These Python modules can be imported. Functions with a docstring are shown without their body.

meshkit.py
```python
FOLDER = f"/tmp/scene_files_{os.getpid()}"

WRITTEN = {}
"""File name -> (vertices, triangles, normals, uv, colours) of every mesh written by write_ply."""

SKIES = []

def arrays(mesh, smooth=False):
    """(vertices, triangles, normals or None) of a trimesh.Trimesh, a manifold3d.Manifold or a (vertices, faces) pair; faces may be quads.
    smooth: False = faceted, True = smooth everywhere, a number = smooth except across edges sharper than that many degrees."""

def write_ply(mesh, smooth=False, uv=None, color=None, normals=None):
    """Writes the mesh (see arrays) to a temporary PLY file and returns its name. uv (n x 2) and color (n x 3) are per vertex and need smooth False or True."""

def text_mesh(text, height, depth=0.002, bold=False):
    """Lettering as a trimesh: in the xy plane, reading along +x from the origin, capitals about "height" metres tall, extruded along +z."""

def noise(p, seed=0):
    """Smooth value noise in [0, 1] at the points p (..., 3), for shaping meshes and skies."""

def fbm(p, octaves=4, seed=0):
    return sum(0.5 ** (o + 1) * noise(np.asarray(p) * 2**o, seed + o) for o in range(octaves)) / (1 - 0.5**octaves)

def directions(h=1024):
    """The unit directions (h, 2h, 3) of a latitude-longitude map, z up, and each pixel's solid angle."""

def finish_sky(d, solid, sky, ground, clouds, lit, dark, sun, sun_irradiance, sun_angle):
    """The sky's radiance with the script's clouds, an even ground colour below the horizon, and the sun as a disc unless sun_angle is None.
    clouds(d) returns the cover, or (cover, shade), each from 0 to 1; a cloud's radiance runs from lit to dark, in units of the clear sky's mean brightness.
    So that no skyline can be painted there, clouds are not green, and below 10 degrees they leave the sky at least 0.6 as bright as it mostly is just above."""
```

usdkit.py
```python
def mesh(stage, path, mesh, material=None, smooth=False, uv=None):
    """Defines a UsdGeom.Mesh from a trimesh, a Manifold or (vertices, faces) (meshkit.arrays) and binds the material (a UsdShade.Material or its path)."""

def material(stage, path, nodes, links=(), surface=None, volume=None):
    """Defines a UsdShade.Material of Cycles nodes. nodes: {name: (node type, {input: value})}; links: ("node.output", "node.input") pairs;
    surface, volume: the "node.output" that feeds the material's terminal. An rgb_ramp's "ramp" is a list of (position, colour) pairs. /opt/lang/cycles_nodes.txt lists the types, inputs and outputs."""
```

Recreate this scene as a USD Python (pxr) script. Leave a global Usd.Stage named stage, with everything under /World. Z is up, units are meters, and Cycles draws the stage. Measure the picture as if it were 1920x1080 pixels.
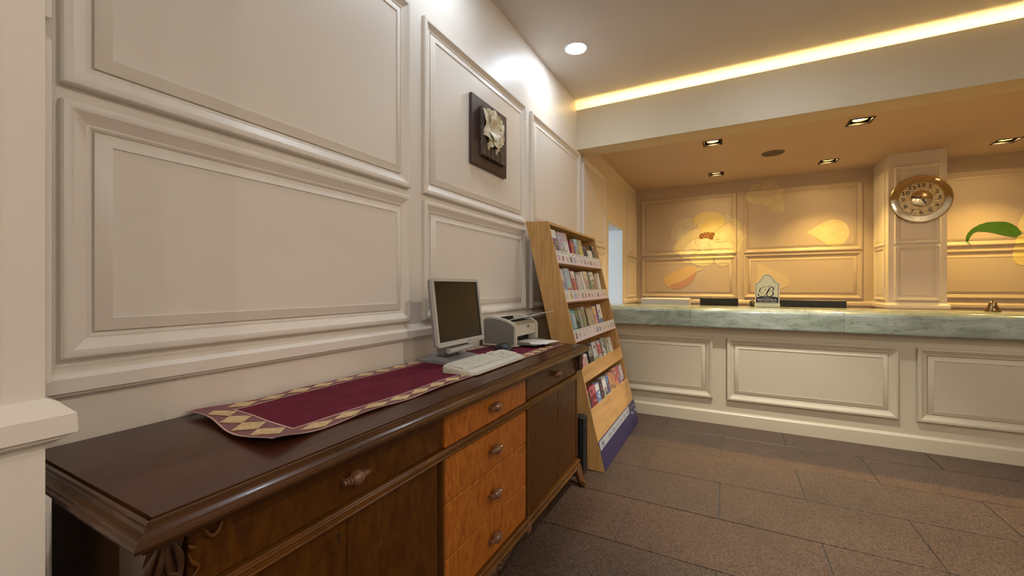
import math, random
import numpy as np, trimesh
import shapely
from shapely.geometry import Polygon, Point, box as sbox
from shapely import affinity
from pxr import Usd, UsdGeom, UsdLux, UsdShade, Sdf, Gf, Vt
import usdkit, meshkit

stage = Usd.Stage.CreateInMemory()
UsdGeom.SetStageUpAxis(stage, 'Z'); UsdGeom.SetStageMetersPerUnit(stage, 1.0)
UsdGeom.Xform.Define(stage, '/World'); UsdGeom.Scope.Define(stage, '/World/Looks')
rng = random.Random(7)
T = Sdf.ValueTypeNames

# ------------------------------------------------------------------ camera, sky, exposure
EXPOSURE = 2.0
YAW = math.degrees(math.atan(406 / 771.8))
cam = UsdGeom.Camera.Define(stage, '/World/Camera')
cam.CreateHorizontalApertureAttr(36.0); cam.CreateVerticalApertureAttr(20.25)
cam.CreateFocalLengthAttr(36.0 * 771.8 / 1920)
cam.CreateVerticalApertureOffsetAttr(-36.0 * 3 / 1920)
cam.CreateFStopAttr(0.0); cam.CreateFocusDistanceAttr(4.0)
cam.CreateExposureAttr(EXPOSURE)
cam.CreateClippingRangeAttr(Gf.Vec2f(0.02, 100))
cam.AddTranslateOp().Set(Gf.Vec3d(1.391, 0, 1.25)); cam.AddRotateXYZOp().Set(Gf.Vec3f(90, 0, YAW))
dome = UsdLux.DomeLight.Define(stage, '/World/Sky'); dome.CreateIntensityAttr(0.02); dome.CreateColorAttr(Gf.Vec3f(0.8, 0.9, 1.0))

COOL, FILL, SPOT, COVE = (0.88, 1.0, 1.14), (1.0, 0.89, 0.77), (1.0, 0.62, 0.15), (1.0, 0.72, 0.26)
P_COOL, P_FILL, P_SPOT, P_COVE, P_SIDE = 29.0, 163.0, 600.0, 9.0, 1.9

P_DOWN = 2700.0
# ------------------------------------------------------------------ materials
MATS = {}
def lk(n): return f'/World/Looks/{n}'
def plain(name, col, rough=0.5, metal=0.0, coat=0.0, **kw):
    d = {'base_color': col, 'roughness': rough, 'metallic': metal, 'coat_weight': coat, **kw}
    MATS[name] = usdkit.material(stage, lk(name), {'p': ('principled_bsdf', d)}, surface='p.BSDF'); return MATS[name]
def emit(name, col, strength):
    MATS[name] = usdkit.material(stage, lk(name), {'e': ('emission', {'color': col, 'strength': strength})}, surface='e.emission'); return MATS[name]
def noisy(name, ramp, scale=(1, 1, 1), nscale=8, detail=4, nrough=0.55, dist=0.0, rough=0.5, coat=0.0, bump=0.0, bscale=None, coat_rough=0.05, spec=0.5, metal=0.0):
    n = {'t': ('texture_coordinate', {}), 'm': ('mapping', {'scale': scale}), 'n': ('noise_texture', {'scale': nscale, 'detail': detail, 'roughness': nrough, 'distortion': dist}),
         'r': ('rgb_ramp', {'ramp': ramp}), 'p': ('principled_bsdf', {'roughness': rough, 'coat_weight': coat, 'coat_roughness': coat_rough, 'specular_ior_level': spec, 'metallic': metal})}
    l = [('t.object', 'm.vector'), ('m.vector', 'n.vector'), ('n.fac', 'r.fac'), ('r.color', 'p.base_color')]
    if bump:
        n['b'] = ('bump', {'strength': bump, 'distance': 0.002}); 
        if bscale:
            n['n2'] = ('noise_texture', {'scale': bscale, 'detail': 3}); l += [('t.object', 'n2.vector'), ('n2.fac', 'b.height')]
        else: l += [('n.fac', 'b.height')]
        l += [('b.normal', 'p.normal')]
    MATS[name] = usdkit.material(stage, lk(name), n, l, surface='p.BSDF'); return MATS[name]

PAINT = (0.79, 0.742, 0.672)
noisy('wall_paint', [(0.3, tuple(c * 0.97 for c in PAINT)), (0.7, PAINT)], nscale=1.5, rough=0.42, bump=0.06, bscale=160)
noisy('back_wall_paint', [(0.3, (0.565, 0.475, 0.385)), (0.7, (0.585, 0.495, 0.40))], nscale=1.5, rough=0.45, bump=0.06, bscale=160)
noisy('counter_paint', [(0.3, (0.58, 0.515, 0.375)), (0.7, (0.61, 0.54, 0.40))], nscale=1.5, rough=0.4, bump=0.06, bscale=160)
noisy('beam_paint', [(0.3, (0.64, 0.56, 0.40)), (0.7, (0.67, 0.59, 0.43))], nscale=1.5, rough=0.6)
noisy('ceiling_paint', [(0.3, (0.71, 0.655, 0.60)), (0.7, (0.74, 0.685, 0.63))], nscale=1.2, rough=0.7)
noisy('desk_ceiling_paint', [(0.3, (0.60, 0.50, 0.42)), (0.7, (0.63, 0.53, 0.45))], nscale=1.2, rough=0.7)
plain('reveal_paint', (0.72, 0.76, 0.78), 0.5)
def granite(name, a, b, c, d):
    n = {'t': ('texture_coordinate', {}), 'v': ('voronoi_texture', {'scale': 190, 'randomness': 1.0}), 'n': ('noise_texture', {'scale': 260, 'detail': 3, 'roughness': 0.7}),
         'sep': ('separate_color', {}), 'r': ('rgb_ramp', {'ramp': [(0.0, a), (0.25, b), (0.55, c), (0.9, d)]}),
         'r2': ('rgb_ramp', {'ramp': [(0.37, (0.06, 0.06, 0.06)), (0.47, (1, 1, 1)), (0.62, (1.05, 1.05, 1.05)), (0.72, (2.6, 2.4, 2.2))]}),
         'big': ('noise_texture', {'scale': 2.2, 'detail': 3}), 'r3': ('rgb_ramp', {'ramp': [(0.3, (0.86, 0.86, 0.88)), (0.7, (1.1, 1.05, 1.0))]}),
         'mx': ('mix_color', {'blend_type': 'multiply', 'fac': 1.0}), 'my': ('mix_color', {'blend_type': 'multiply', 'fac': 1.0}),
         'bp': ('bump', {'strength': 0.12, 'distance': 0.001}), 'p': ('principled_bsdf', {'roughness': 0.42, 'specular_ior_level': 0.35})}
    l = [('t.object', 'v.vector'), ('t.object', 'n.vector'), ('t.object', 'big.vector'), ('v.color', 'sep.color'), ('sep.r', 'r.fac'), ('n.fac', 'r2.fac'), ('big.fac', 'r3.fac'),
         ('r.color', 'mx.a'), ('r2.color', 'mx.b'), ('mx.result', 'my.a'), ('r3.color', 'my.b'), ('my.result', 'p.base_color'), ('n.fac', 'bp.height'), ('bp.normal', 'p.normal')]
    MATS[name] = usdkit.material(stage, lk(name), n, l, surface='p.BSDF')
granite('granite_a', (0.0246, 0.0158, 0.0113), (0.0707, 0.0398, 0.0260), (0.0952, 0.0564, 0.0387), (0.1168, 0.0859, 0.0648))
granite('granite_b', (0.0231, 0.0158, 0.0118), (0.0638, 0.0378, 0.0260), (0.0884, 0.0550, 0.0383), (0.1094, 0.0840, 0.0648))
granite('granite_c', (0.0265, 0.0158, 0.0108), (0.0741, 0.0398, 0.0251), (0.1006, 0.0583, 0.0383), (0.1202, 0.0859, 0.0633))
plain('grout', (0.07, 0.062, 0.058), 0.85)
def marble():
    n = {'t': ('texture_coordinate', {}), 'm': ('mapping', {'scale': (0.8, 1.0, 3.0), 'rotation': (0.0, 0.25, 0.3)}),
         'a': ('noise_texture', {'scale': 3.2, 'detail': 9, 'roughness': 0.66, 'distortion': 1.6}), 'r': ('rgb_ramp', {'ramp': [(0.28, (0.20, 0.25, 0.185)), (0.44, (0.33, 0.38, 0.30)), (0.56, (0.41, 0.455, 0.385)), (0.72, (0.54, 0.565, 0.51))]}),
         'v': ('wave_texture', {'scale': 3.4, 'distortion': 22, 'detail': 8, 'detail_scale': 1.8, 'bands_direction': 'diagonal'}), 'r2': ('rgb_ramp', {'ramp': [(0.0, (0.25, 0.3, 0.24)), (0.05, (0.75, 0.78, 0.72)), (0.14, (1, 1, 1)), (1.0, (1, 1, 1))]}),
         'mx': ('mix_color', {'blend_type': 'multiply', 'fac': 0.42}), 'p': ('principled_bsdf', {'roughness': 0.16, 'specular_ior_level': 0.5})}
    l = [('t.object', 'm.vector'), ('m.vector', 'a.vector'), ('m.vector', 'v.vector'), ('a.fac', 'r.fac'), ('v.fac', 'r2.fac'), ('r.color', 'mx.a'), ('r2.color', 'mx.b'), ('mx.result', 'p.base_color')]
    MATS['green_marble'] = usdkit.material(stage, lk('green_marble'), n, l, surface='p.BSDF')
marble()
def wood(name, dark, mid, light, scale, nscale, dist, rough, coat, crough=0.08):
    noisy(name, [(0.25, dark), (0.48, mid), (0.72, light)], scale, nscale, 8, 0.62, dist, rough, coat, coat_rough=crough, spec=0.26)
wood('walnut_top', (0.036, 0.010, 0.005), (0.057, 0.016, 0.008), (0.080, 0.024, 0.012), (9, 1.0, 1), 3.0, 0.5, 0.30, 0.12, 0.10)
wood('walnut_frame', (0.062, 0.022, 0.004), (0.108, 0.040, 0.007), (0.155, 0.060, 0.011), (3, 1.0, 1), 4.0, 0.5, 0.28, 0.25, 0.12)
wood('walnut_edge', (0.036, 0.013, 0.004), (0.062, 0.023, 0.006), (0.09, 0.035, 0.009), (3, 1.0, 1), 4.0, 0.5, 0.28, 0.25, 0.12)
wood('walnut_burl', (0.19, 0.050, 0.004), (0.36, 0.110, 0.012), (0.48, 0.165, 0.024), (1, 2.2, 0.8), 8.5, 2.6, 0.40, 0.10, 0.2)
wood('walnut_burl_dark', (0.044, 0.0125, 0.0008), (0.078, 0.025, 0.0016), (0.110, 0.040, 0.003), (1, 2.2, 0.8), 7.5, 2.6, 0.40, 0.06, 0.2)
plain('walnut_carved', (0.055, 0.022, 0.009), 0.35, coat=0.25, coat_roughness=0.2)
plain('walnut_knob', (0.17, 0.075, 0.038), 0.14, coat=1.0, coat_roughness=0.05)
plain('dark_void', (0.006, 0.004, 0.003), 0.8)
wood('oak_veneer', (0.414, 0.224, 0.077), (0.552, 0.320, 0.120), (0.649, 0.394, 0.163), (22, 22, 1.6), 2.2, 0.6, 0.45, 0.0)
wood('oak_front', (0.414, 0.231, 0.081), (0.552, 0.326, 0.125), (0.635, 0.388, 0.163), (14, 1.6, 14), 2.2, 0.6, 0.45, 0.0)
plain('white_plastic', (0.62, 0.61, 0.55), 0.42)
plain('cream_plastic', (0.60, 0.58, 0.49), 0.42)
plain('grey_plastic', (0.20, 0.195, 0.18), 0.45)
plain('silver_plastic', (0.50, 0.50, 0.485), 0.35, metal=0.15)
plain('dark_silver', (0.27, 0.275, 0.285), 0.4, metal=0.15)
plain('screen_glass', (0.016, 0.013, 0.011), 0.20, specular_ior_level=0.5)
plain('key_plastic', (0.64, 0.63, 0.55), 0.45)
plain('black_plastic', (0.012, 0.012, 0.013), 0.38)
plain('black_matt', (0.010, 0.009, 0.009), 0.7)
plain('paper', (0.78, 0.78, 0.76), 0.7)
noisy('velvet', [(0.3, (0.105, 0.010, 0.024)), (0.7, (0.16, 0.016, 0.036))], nscale=14, rough=0.85, bump=0.3, bscale=900, spec=0.15)
plain('mauve_satin', (0.21, 0.075, 0.085), 0.55)
noisy('gold_brocade', [(0.35, (0.44, 0.28, 0.11)), (0.5, (0.66, 0.48, 0.25)), (0.75, (0.74, 0.57, 0.34))], nscale=70, dist=1.5, rough=0.6, bump=0.5)
plain('pink_cord', (0.58, 0.38, 0.31), 0.6)
plain('brown_board', (0.055, 0.028, 0.020), 0.45)
noisy('canvas_brown', [(0.35, (0.06, 0.038, 0.025)), (0.65, (0.17, 0.125, 0.085))], (1, 6, 1), 40, 4, 0.6, 0.0, 0.7, bump=0.6)
noisy('petal_cream', [(0.3, (0.62, 0.56, 0.34)), (0.6, (0.80, 0.76, 0.60)), (0.8, (0.86, 0.84, 0.74))], nscale=18, rough=0.45, bump=0.2)
plain('stem_brown', (0.09, 0.06, 0.035), 0.6)
plain('brass', (0.55, 0.36, 0.11), 0.22, metal=1.0)
plain('bronze', (0.30, 0.20, 0.09), 0.25, metal=1.0)
plain('gold_mirror', (0.66, 0.56, 0.38), 0.06, metal=1.0)
noisy('gold_dial', [(0.35, (0.42, 0.30, 0.13)), (0.65, (0.66, 0.53, 0.30))], nscale=45, rough=0.3, metal=0.7)
plain('dial_dome', (0.62, 0.50, 0.30), 0.16, metal=1.0)
plain('ink_black', (0.012, 0.008, 0.006), 0.4)
plain('gold_plate', (0.86, 0.80, 0.50), 0.4)
plain('gold_edge', (0.88, 0.84, 0.60), 0.35)
plain('sign_ink', (0.02, 0.014, 0.03), 0.4)
plain('sign_white', (0.80, 0.78, 0.74), 0.5)
plain('housing_black', (0.018, 0.012, 0.009), 0.55)
plain('reflector', (0.75, 0.66, 0.50), 0.2, metal=0.9)
plain('vent_metal', (0.20, 0.165, 0.135), 0.5, metal=0.2)
plain('trim_white', (0.8, 0.8, 0.8), 0.4)
def decal(name, col): plain(name, col, 0.5)
def painted(name, a, b): noisy(name, [(0.35, a), (0.65, b)], nscale=7, detail=3, rough=0.5)
painted('decal_petal', (0.74, 0.64, 0.36), (0.82, 0.74, 0.47)); painted('decal_petal_light', (0.78, 0.70, 0.44), (0.88, 0.82, 0.62)); painted('decal_petal_pale', (0.62, 0.54, 0.36), (0.72, 0.65, 0.46)); painted('decal_yellow', (0.76, 0.62, 0.22), (0.82, 0.70, 0.36))
decal('decal_core', (0.24, 0.10, 0.03)); decal('decal_bud', (0.72, 0.52, 0.26)); decal('decal_pink', (0.60, 0.34, 0.22)); painted_leaf = noisy('decal_leaf', [(0.35, (0.035, 0.115, 0.006)), (0.65, (0.06, 0.17, 0.010))], nscale=6, rough=0.5); decal('decal_stamen', (0.62, 0.36, 0.10)); decal('decal_faint', (0.66, 0.565, 0.41)); decal('decal_line', (0.42, 0.28, 0.15))
emit('lamp_cool', COOL, P_COOL); emit('lamp_fill', FILL, P_FILL); emit('lamp_spot', (1.0, 0.68, 0.27), 42.0); emit('lamp_cove', COVE, P_COVE)
emit('lamp_cool_soft', COOL, 34.0)
emit('unseen_pane_glow', (0.72, 0.88, 1.0), P_SIDE)
PAL = dict(white=(0.72, 0.72, 0.70), purple=(0.13, 0.02, 0.20), violet=(0.22, 0.10, 0.42), yellow=(0.72, 0.55, 0.08), orange=(0.66, 0.22, 0.04), red=(0.50, 0.025, 0.04), maroon=(0.20, 0.012, 0.035), pink=(0.74, 0.20, 0.36), blue=(0.05, 0.16, 0.48), navy=(0.025, 0.04, 0.15), sky=(0.30, 0.52, 0.68), teal=(0.05, 0.36, 0.36), green=(0.04, 0.16, 0.05), olive=(0.26, 0.25, 0.09), grey=(0.30, 0.30, 0.30), dark=(0.035, 0.035, 0.038), brown=(0.16, 0.09, 0.045), tan=(0.46, 0.36, 0.22), cream=(0.70, 0.64, 0.48), lilac=(0.50, 0.42, 0.60), lightgrey=(0.52, 0.52, 0.52), rose=(0.55, 0.28, 0.28), palepink=(0.76, 0.58, 0.62), posterblue=(0.028, 0.022, 0.085), posterband=(0.40, 0.42, 0.46))
def printed(name, c):
    mute = np.array(c) * .85 + np.mean(c) * .15
    n = {'t': ('texture_coordinate', {}), 'v': ('voronoi_texture', {'scale': 55.0}), 'n': ('noise_texture', {'scale': 60.0, 'detail': 5, 'roughness': .7}), 'r': ('rgb_ramp', {'ramp': [(.33, (.35, .35, .36)), (.5, (.9, .9, .9)), (.64, (1.6, 1.55, 1.5))]}),
         'm1': ('mix_color', {'blend_type': 'multiply', 'fac': .8, 'a': tuple(mute)}), 'm2': ('mix_color', {'blend_type': 'mix', 'fac': .16}), 'p': ('principled_bsdf', {'roughness': .4})}
    MATS[name] = usdkit.material(stage, lk(name), n, [('t.object', 'v.vector'), ('t.object', 'n.vector'), ('n.fac', 'r.fac'), ('r.color', 'm1.b'), ('m1.result', 'm2.a'), ('v.color', 'm2.b'), ('m2.result', 'p.base_color')], surface='p.BSDF')
for k, c in PAL.items():
    if k in ('white', 'posterblue', 'posterband', 'maroon', 'palepink', 'cream', 'dark', 'lightgrey'): plain('print_' + k, c, 0.38)
    else: printed('print_' + k, c)

# ------------------------------------------------------------------ helpers
USED = {}
def numbered(parent, name):
    k = USED.get((parent, name), 0); USED[(parent, name)] = k + 1
    return name if k == 0 else f'{name}_{k:03d}'
ORG = {}
def thing(name, label, cat=None, loc=(0, 0, 0), rotz=0.0, roty=0.0, group=None, kind=None):
    path = '/World/' + numbered('/World', name)
    x = UsdGeom.Xform.Define(stage, path); x.AddTranslateOp().Set(Gf.Vec3d(*map(float, loc)))
    if rotz: x.AddRotateZOp().Set(rotz)
    if roty: x.AddRotateYOp().Set(roty)
    tag(x.GetPrim(), label, cat, group, kind); ORG[path] = np.array(loc, float) if not (rotz or roty) else np.zeros(3)
    return path
def tag(p, label=None, cat=None, group=None, kind=None):
    for k, v in (('label', label), ('category', cat), ('group', group), ('kind', kind)):
        if v: p.SetCustomDataByKey(k, v)
def obj(parent, name, mesh, mat, smooth=30, label=None, kind=None, local=False):
    """mesh in world coordinates unless the thing is rotated or local=True"""
    path = parent + '/' + numbered(parent, name)
    root = '/'.join(path.split('/')[:3])
    v, f = (np.asarray(mesh.vertices, float), np.asarray(mesh.faces)) if hasattr(mesh, 'vertices') else (np.asarray(mesh[0], float), np.asarray(mesh[1]))
    if not local: v = v - ORG.get(root, np.zeros(3))
    m = usdkit.mesh(stage, path, (v, f), MATS[mat], smooth=smooth)
    tag(m.GetPrim(), label, None, None, kind); return path
def tri(v, f):
    v = np.asarray(v, float); f = np.asarray(f, int)
    if f.shape[1] == 4: f = np.vstack([f[:, [0, 1, 2]], f[:, [0, 2, 3]]])
    return trimesh.Trimesh(v, f, process=False)
def cat_(*ms): return trimesh.util.concatenate([m for m in ms if m is not None])
def B(x0, y0, z0, x1, y1, z1, b=0.0):
    x0, x1 = sorted((x0, x1)); y0, y1 = sorted((y0, y1)); z0, z1 = sorted((z0, z1))
    if b <= 0:
        m = trimesh.creation.box([x1 - x0, y1 - y0, z1 - z0]); m.apply_translation([(x0 + x1) / 2, (y0 + y1) / 2, (z0 + z1) / 2]); return m
    b = min(b, (x1 - x0) * .45, (y1 - y0) * .45, (z1 - z0) * .45); pts = []
    h = np.array([x1 - x0, y1 - y0, z1 - z0]) / 2; c = np.array([x0 + x1, y0 + y1, z0 + z1]) / 2
    for s in np.ndindex(2, 2, 2):
        s = np.array(s) * 2 - 1
        for k in range(3):
            q = h - b; q[k] = h[k]; pts.append(c + s * q)
    return trimesh.convex.convex_hull(np.array(pts))
def place(m, O, U, V, N):
    O, U, V, N = (np.asarray(a, float) for a in (O, U, V, N)); p = np.asarray(m.vertices)
    v = O + p[:, :1] * U + p[:, 1:2] * V + p[:, 2:3] * N; f = np.asarray(m.faces)
    if np.dot(np.cross(U, V), N) < 0: f = f[:, ::-1]
    return trimesh.Trimesh(v, f, process=False)
def prism(poly, h):
    polys = getattr(poly, 'geoms', [poly])
    return cat_(*[trimesh.creation.extrude_polygon(g, h, engine='earcut') for g in polys if g.area > 1e-9])
def lathe(prof, n=28):
    r, z = np.array([p[0] for p in prof], float), np.array([p[1] for p in prof], float)
    a = np.arange(n) * 2 * np.pi / n
    v = np.stack([np.outer(r, np.cos(a)), np.outer(r, np.sin(a)), np.repeat(z[:, None], n, 1)], -1).reshape(-1, 3)
    i, j = np.meshgrid(np.arange(len(r) - 1), np.arange(n), indexing='ij'); k = (j + 1) % n
    f = np.stack([i * n + j, i * n + k, (i + 1) * n + k, (i + 1) * n + j], -1).reshape(-1, 4)
    m = tri(v, f); m.merge_vertices(); m.update_faces(m.nondegenerate_faces()); return m
def tube(pts, rad, n=8, closed=True, flat=None):
    p = np.asarray(pts, float); rad = np.broadcast_to(rad, (len(p),)).astype(float)
    t = np.gradient(p, axis=0); t /= np.linalg.norm(t, axis=1, keepdims=True) + 1e-12
    ref = np.array(flat if flat is not None else ([0, 0, 1.0] if abs(t[:, 2]).mean() < .8 else [1.0, 0, 0]))
    a = np.cross(t, ref); a /= np.linalg.norm(a, axis=1, keepdims=True) + 1e-12; b = np.cross(a, t)
    g = np.arange(n) * 2 * np.pi / n
    v = p[:, None] + rad[:, None, None] * (np.cos(g)[None, :, None] * a[:, None] + np.sin(g)[None, :, None] * b[:, None])
    i, j = np.meshgrid(np.arange(len(p) - 1), np.arange(n), indexing='ij'); k = (j + 1) % n
    f = np.stack([i * n + j, i * n + k, (i + 1) * n + k, (i + 1) * n + j], -1).reshape(-1, 4)
    f = np.vstack([f[:, [0, 1, 2]], f[:, [0, 2, 3]]]); v = v.reshape(-1, 3); L = len(v)
    v = np.vstack([v, p[0], p[-1]]); e = (len(p) - 1) * n
    f = np.vstack([f, [[L, (q + 1) % n, q] for q in range(n)], [[L + 1, e + q, e + (q + 1) % n] for q in range(n)]])
    m = trimesh.Trimesh(v, f, process=False); m.fix_normals(); return m
def spline(pts, n=40):
    from scipy.interpolate import CubicSpline
    p = np.asarray(pts, float); d = np.r_[0, np.cumsum(np.linalg.norm(np.diff(p, axis=0), axis=1))]
    return CubicSpline(d, p)(np.linspace(0, d[-1], n))
def loops(rects, cap=True, cap_first=False):
    """rects: list of 4-corner loops (3D); joined by quads, last capped"""
    v = np.array(rects, float).reshape(-1, 3); n = len(rects); f = []
    for i in range(n - 1):
        for j in range(4):
            k = (j + 1) % 4; f.append([i * 4 + j, i * 4 + k, (i + 1) * 4 + k, (i + 1) * 4 + j])
    e = (n - 1) * 4
    if cap: f.append([e, e + 1, e + 2, e + 3])
    if cap_first: f.append([3, 2, 1, 0])
    return tri(v, f)
MOULD = [(0, 0), (0, .020), (.004, .0245), (.012, .026), (.020, .0245), (.026, .020), (.046, .010), (.050, .0105), (.055, .0080), (.060, .0015)]
FIELD = [(.060, .0015), (.0608, .009), (.065, .0105), (.092, .0185), (.0926, .0150)]
def frame_loops(r, prof, O, U, V, N, s=1.0):
    O, U, V, N = (np.asarray(a, float) for a in (O, U, V, N)); out = []
    for d, h in prof:
        d *= s; h *= s
        out.append([O + (r[0] + d) * U + (r[1] + d) * V + h * N, O + (r[2] - d) * U + (r[1] + d) * V + h * N, O + (r[2] - d) * U + (r[3] - d) * V + h * N, O + (r[0] + d) * U + (r[3] - d) * V + h * N])
    return out
def panels(parent, rects, O, U, V, N, mat, s=1.0):
    flip = np.dot(np.cross(U, V), N) < 0
    for r in rects:
        for nm, pr, cap in (('panel_moulding', MOULD, False), ('panel', FIELD, True)):
            m = loops(frame_loops(r, pr, O, U, V, N, s), cap)
            if flip: m.invert()
            obj(parent, nm, m, mat, smooth=25)
PROF_D = np.array([d for d, h in MOULD] + [d for d, h in FIELD[1:]] + [9.0]); PROF_H = np.array([h for d, h in MOULD] + [h for d, h in FIELD[1:]] + [FIELD[-1][1]])
PROF_D = PROF_D + np.arange(len(PROF_D)) * 1e-6
RAIL = [(0, 1.062), (.012, 1.056), (.018, 1.048), (.030, 1.034), (.031, 1.002), (.021, .999), (.021, .994), (.012, .990), (.006, .986), (0, .984)]
def run_profile(prof, path, nrm_out):
    """sweep (out, z) profile along a horizontal polyline path [(x,y)], with per-vertex outward offset vectors nrm_out"""
    v = []; n = len(prof)
    for (x, y), (nx, ny) in zip(path, nrm_out):
        for d, z in prof: v.append([x + nx * d, y + ny * d, z])
    f = []
    for i in range(len(path) - 1):
        for j in range(n - 1): f.append([i * n + j, (i + 1) * n + j, (i + 1) * n + j + 1, i * n + j + 1])
    m = tri(v, f)
    for e, o in ((0, 1), ((len(path) - 1) * n, -1)):
        fan = np.array([[e, e + j, e + j + 1][::o] for j in range(1, n - 1)]); m.faces = np.vstack([m.faces, fan])
    m.fix_normals(); return m
def sphere(c, r, sub=2, sc=(1, 1, 1)):
    m = trimesh.creation.icosphere(sub, 1.0); m.apply_scale(np.array(sc) * r); m.apply_translation(c); return m
def rot_copy(m, ang, axis, pt=(0, 0, 0)):
    m = m.copy(); m.apply_transform(trimesh.transformations.rotation_matrix(ang, axis, pt)); return m
def wallpolys(poly, O, U, V, N, h): return place(prism(poly, h), O, U, V, N)
X_, Y_, Z_ = np.eye(3)

# ------------------------------------------------------------------ setting
RX, BY, FY, CZ, LZ = 5.6, 7.17, -4.2, 3.147, 2.86
fl = thing('floor', 'brown speckled granite floor tiles laid in running bond', 'floor', kind='structure')
obj(fl, 'grout_bed', B(-0.4, FY - .2, -.08, RX + .2, BY + .2, -.006), 'grout')
for k in range(-14, 12):
    y0 = 2.02 + .457 * k; x0 = (.892 if k % 2 == 0 else 1.342) - 3.6
    for i in range(12):
        a, b = max(x0 + .9 * i, 0.0), min(x0 + .9 * (i + 1), RX)
        if b - a < .05 or y0 + .457 > BY or y0 < FY: continue
        dz = rng.uniform(-.0008, .0004)
        obj(fl, 'tile', B(a + .0025, y0 + .0025, -.03, b - .0025, y0 + .457 - .0025, dz, .0018), rng.choice(['granite_a', 'granite_b', 'granite_c']), smooth=False)

# left wall with the doorway by the desk
OP0, OP1, OPZ = 5.333, 6.156, 2.09
wl = thing('wall_left', 'cream panelled left wall with chair rail and doorway', 'wall', kind='structure')
obj(wl, 'wall_surface', cat_(B(-.35, FY, 0, 0, OP0, CZ + .1), B(-.35, OP1, 0, 0, BY + .3, CZ + .1), B(-.35, OP0, OPZ, 0, OP1, CZ + .1)), 'wall_paint', smooth=False)
obj(wl, 'door_reveal', cat_(B(-.35, OP1 - .012, 0, .004, OP1 + .02, OPZ), B(-.35, OP0 - .02, 0, .004, OP0 + .012, OPZ), B(-.35, OP0, OPZ - .012, .004, OP1, OPZ + .02)), 'reveal_paint', smooth=False, label='pale blue-white doorway reveal')
UPL, LOL = (1.727, 2.633), (1.079, 1.690)
cols = [(0.358, 1.547), (1.648, 2.840), (2.943, 4.140), (4.245, 5.150), (6.445, 7.075)]
pr_ = []
for a, b in cols: pr_ += [(a, UPL[0], b, UPL[1]), (a, LOL[0], b, LOL[1])]
panels(wl, pr_, (0, 0, 0), Y_, Z_, X_, 'wall_paint')
obj(wl, 'chair_rail', run_profile(RAIL, [(0, .247), (0, 5.31)], [(1, 0), (1, 0)]), 'wall_paint', smooth=25)
obj(wl, 'chair_rail', run_profile(RAIL, [(0, 6.18), (0, BY)], [(1, 0), (1, 0)]), 'wall_paint', smooth=25)
bl = thing('baseboard_left', 'cream baseboard along the foot of the left wall', 'baseboard', kind='structure')
obj(bl, 'board', cat_(B(0, .26, 0, .018, 4.19, .11, .004), B(0, .26, .11, .012, 4.19, .122, .004)), 'wall_paint')
# projecting pier at the near end
pier = thing('wall_pier', 'cream pier projecting from the left wall with wrapped chair rail', 'pier', kind='structure')
PX, PY = .375, .247
obj(pier, 'shaft', B(0, -.7, 0, PX, PY, CZ), 'wall_paint', smooth=False)
obj(pier, 'chair_rail', run_profile(RAIL, [(0, PY), (PX, PY), (PX, -.7)], [(0, 1), (1, 1), (1, 0)]), 'wall_paint', smooth=25)
panels(pier, [(.06, UPL[0], PX - .05, UPL[1]), (.06, LOL[0], PX - .05, LOL[1]), (.06, .2, PX - .05, .875)], (0, PY, 0), X_, Z_, Y_, 'wall_paint', .85)
panels(pier, [(-.62, UPL[0], .17, UPL[1]), (-.62, LOL[0], .17, LOL[1])], (PX, 0, 0), Y_, Z_, X_, 'wall_paint')

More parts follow.
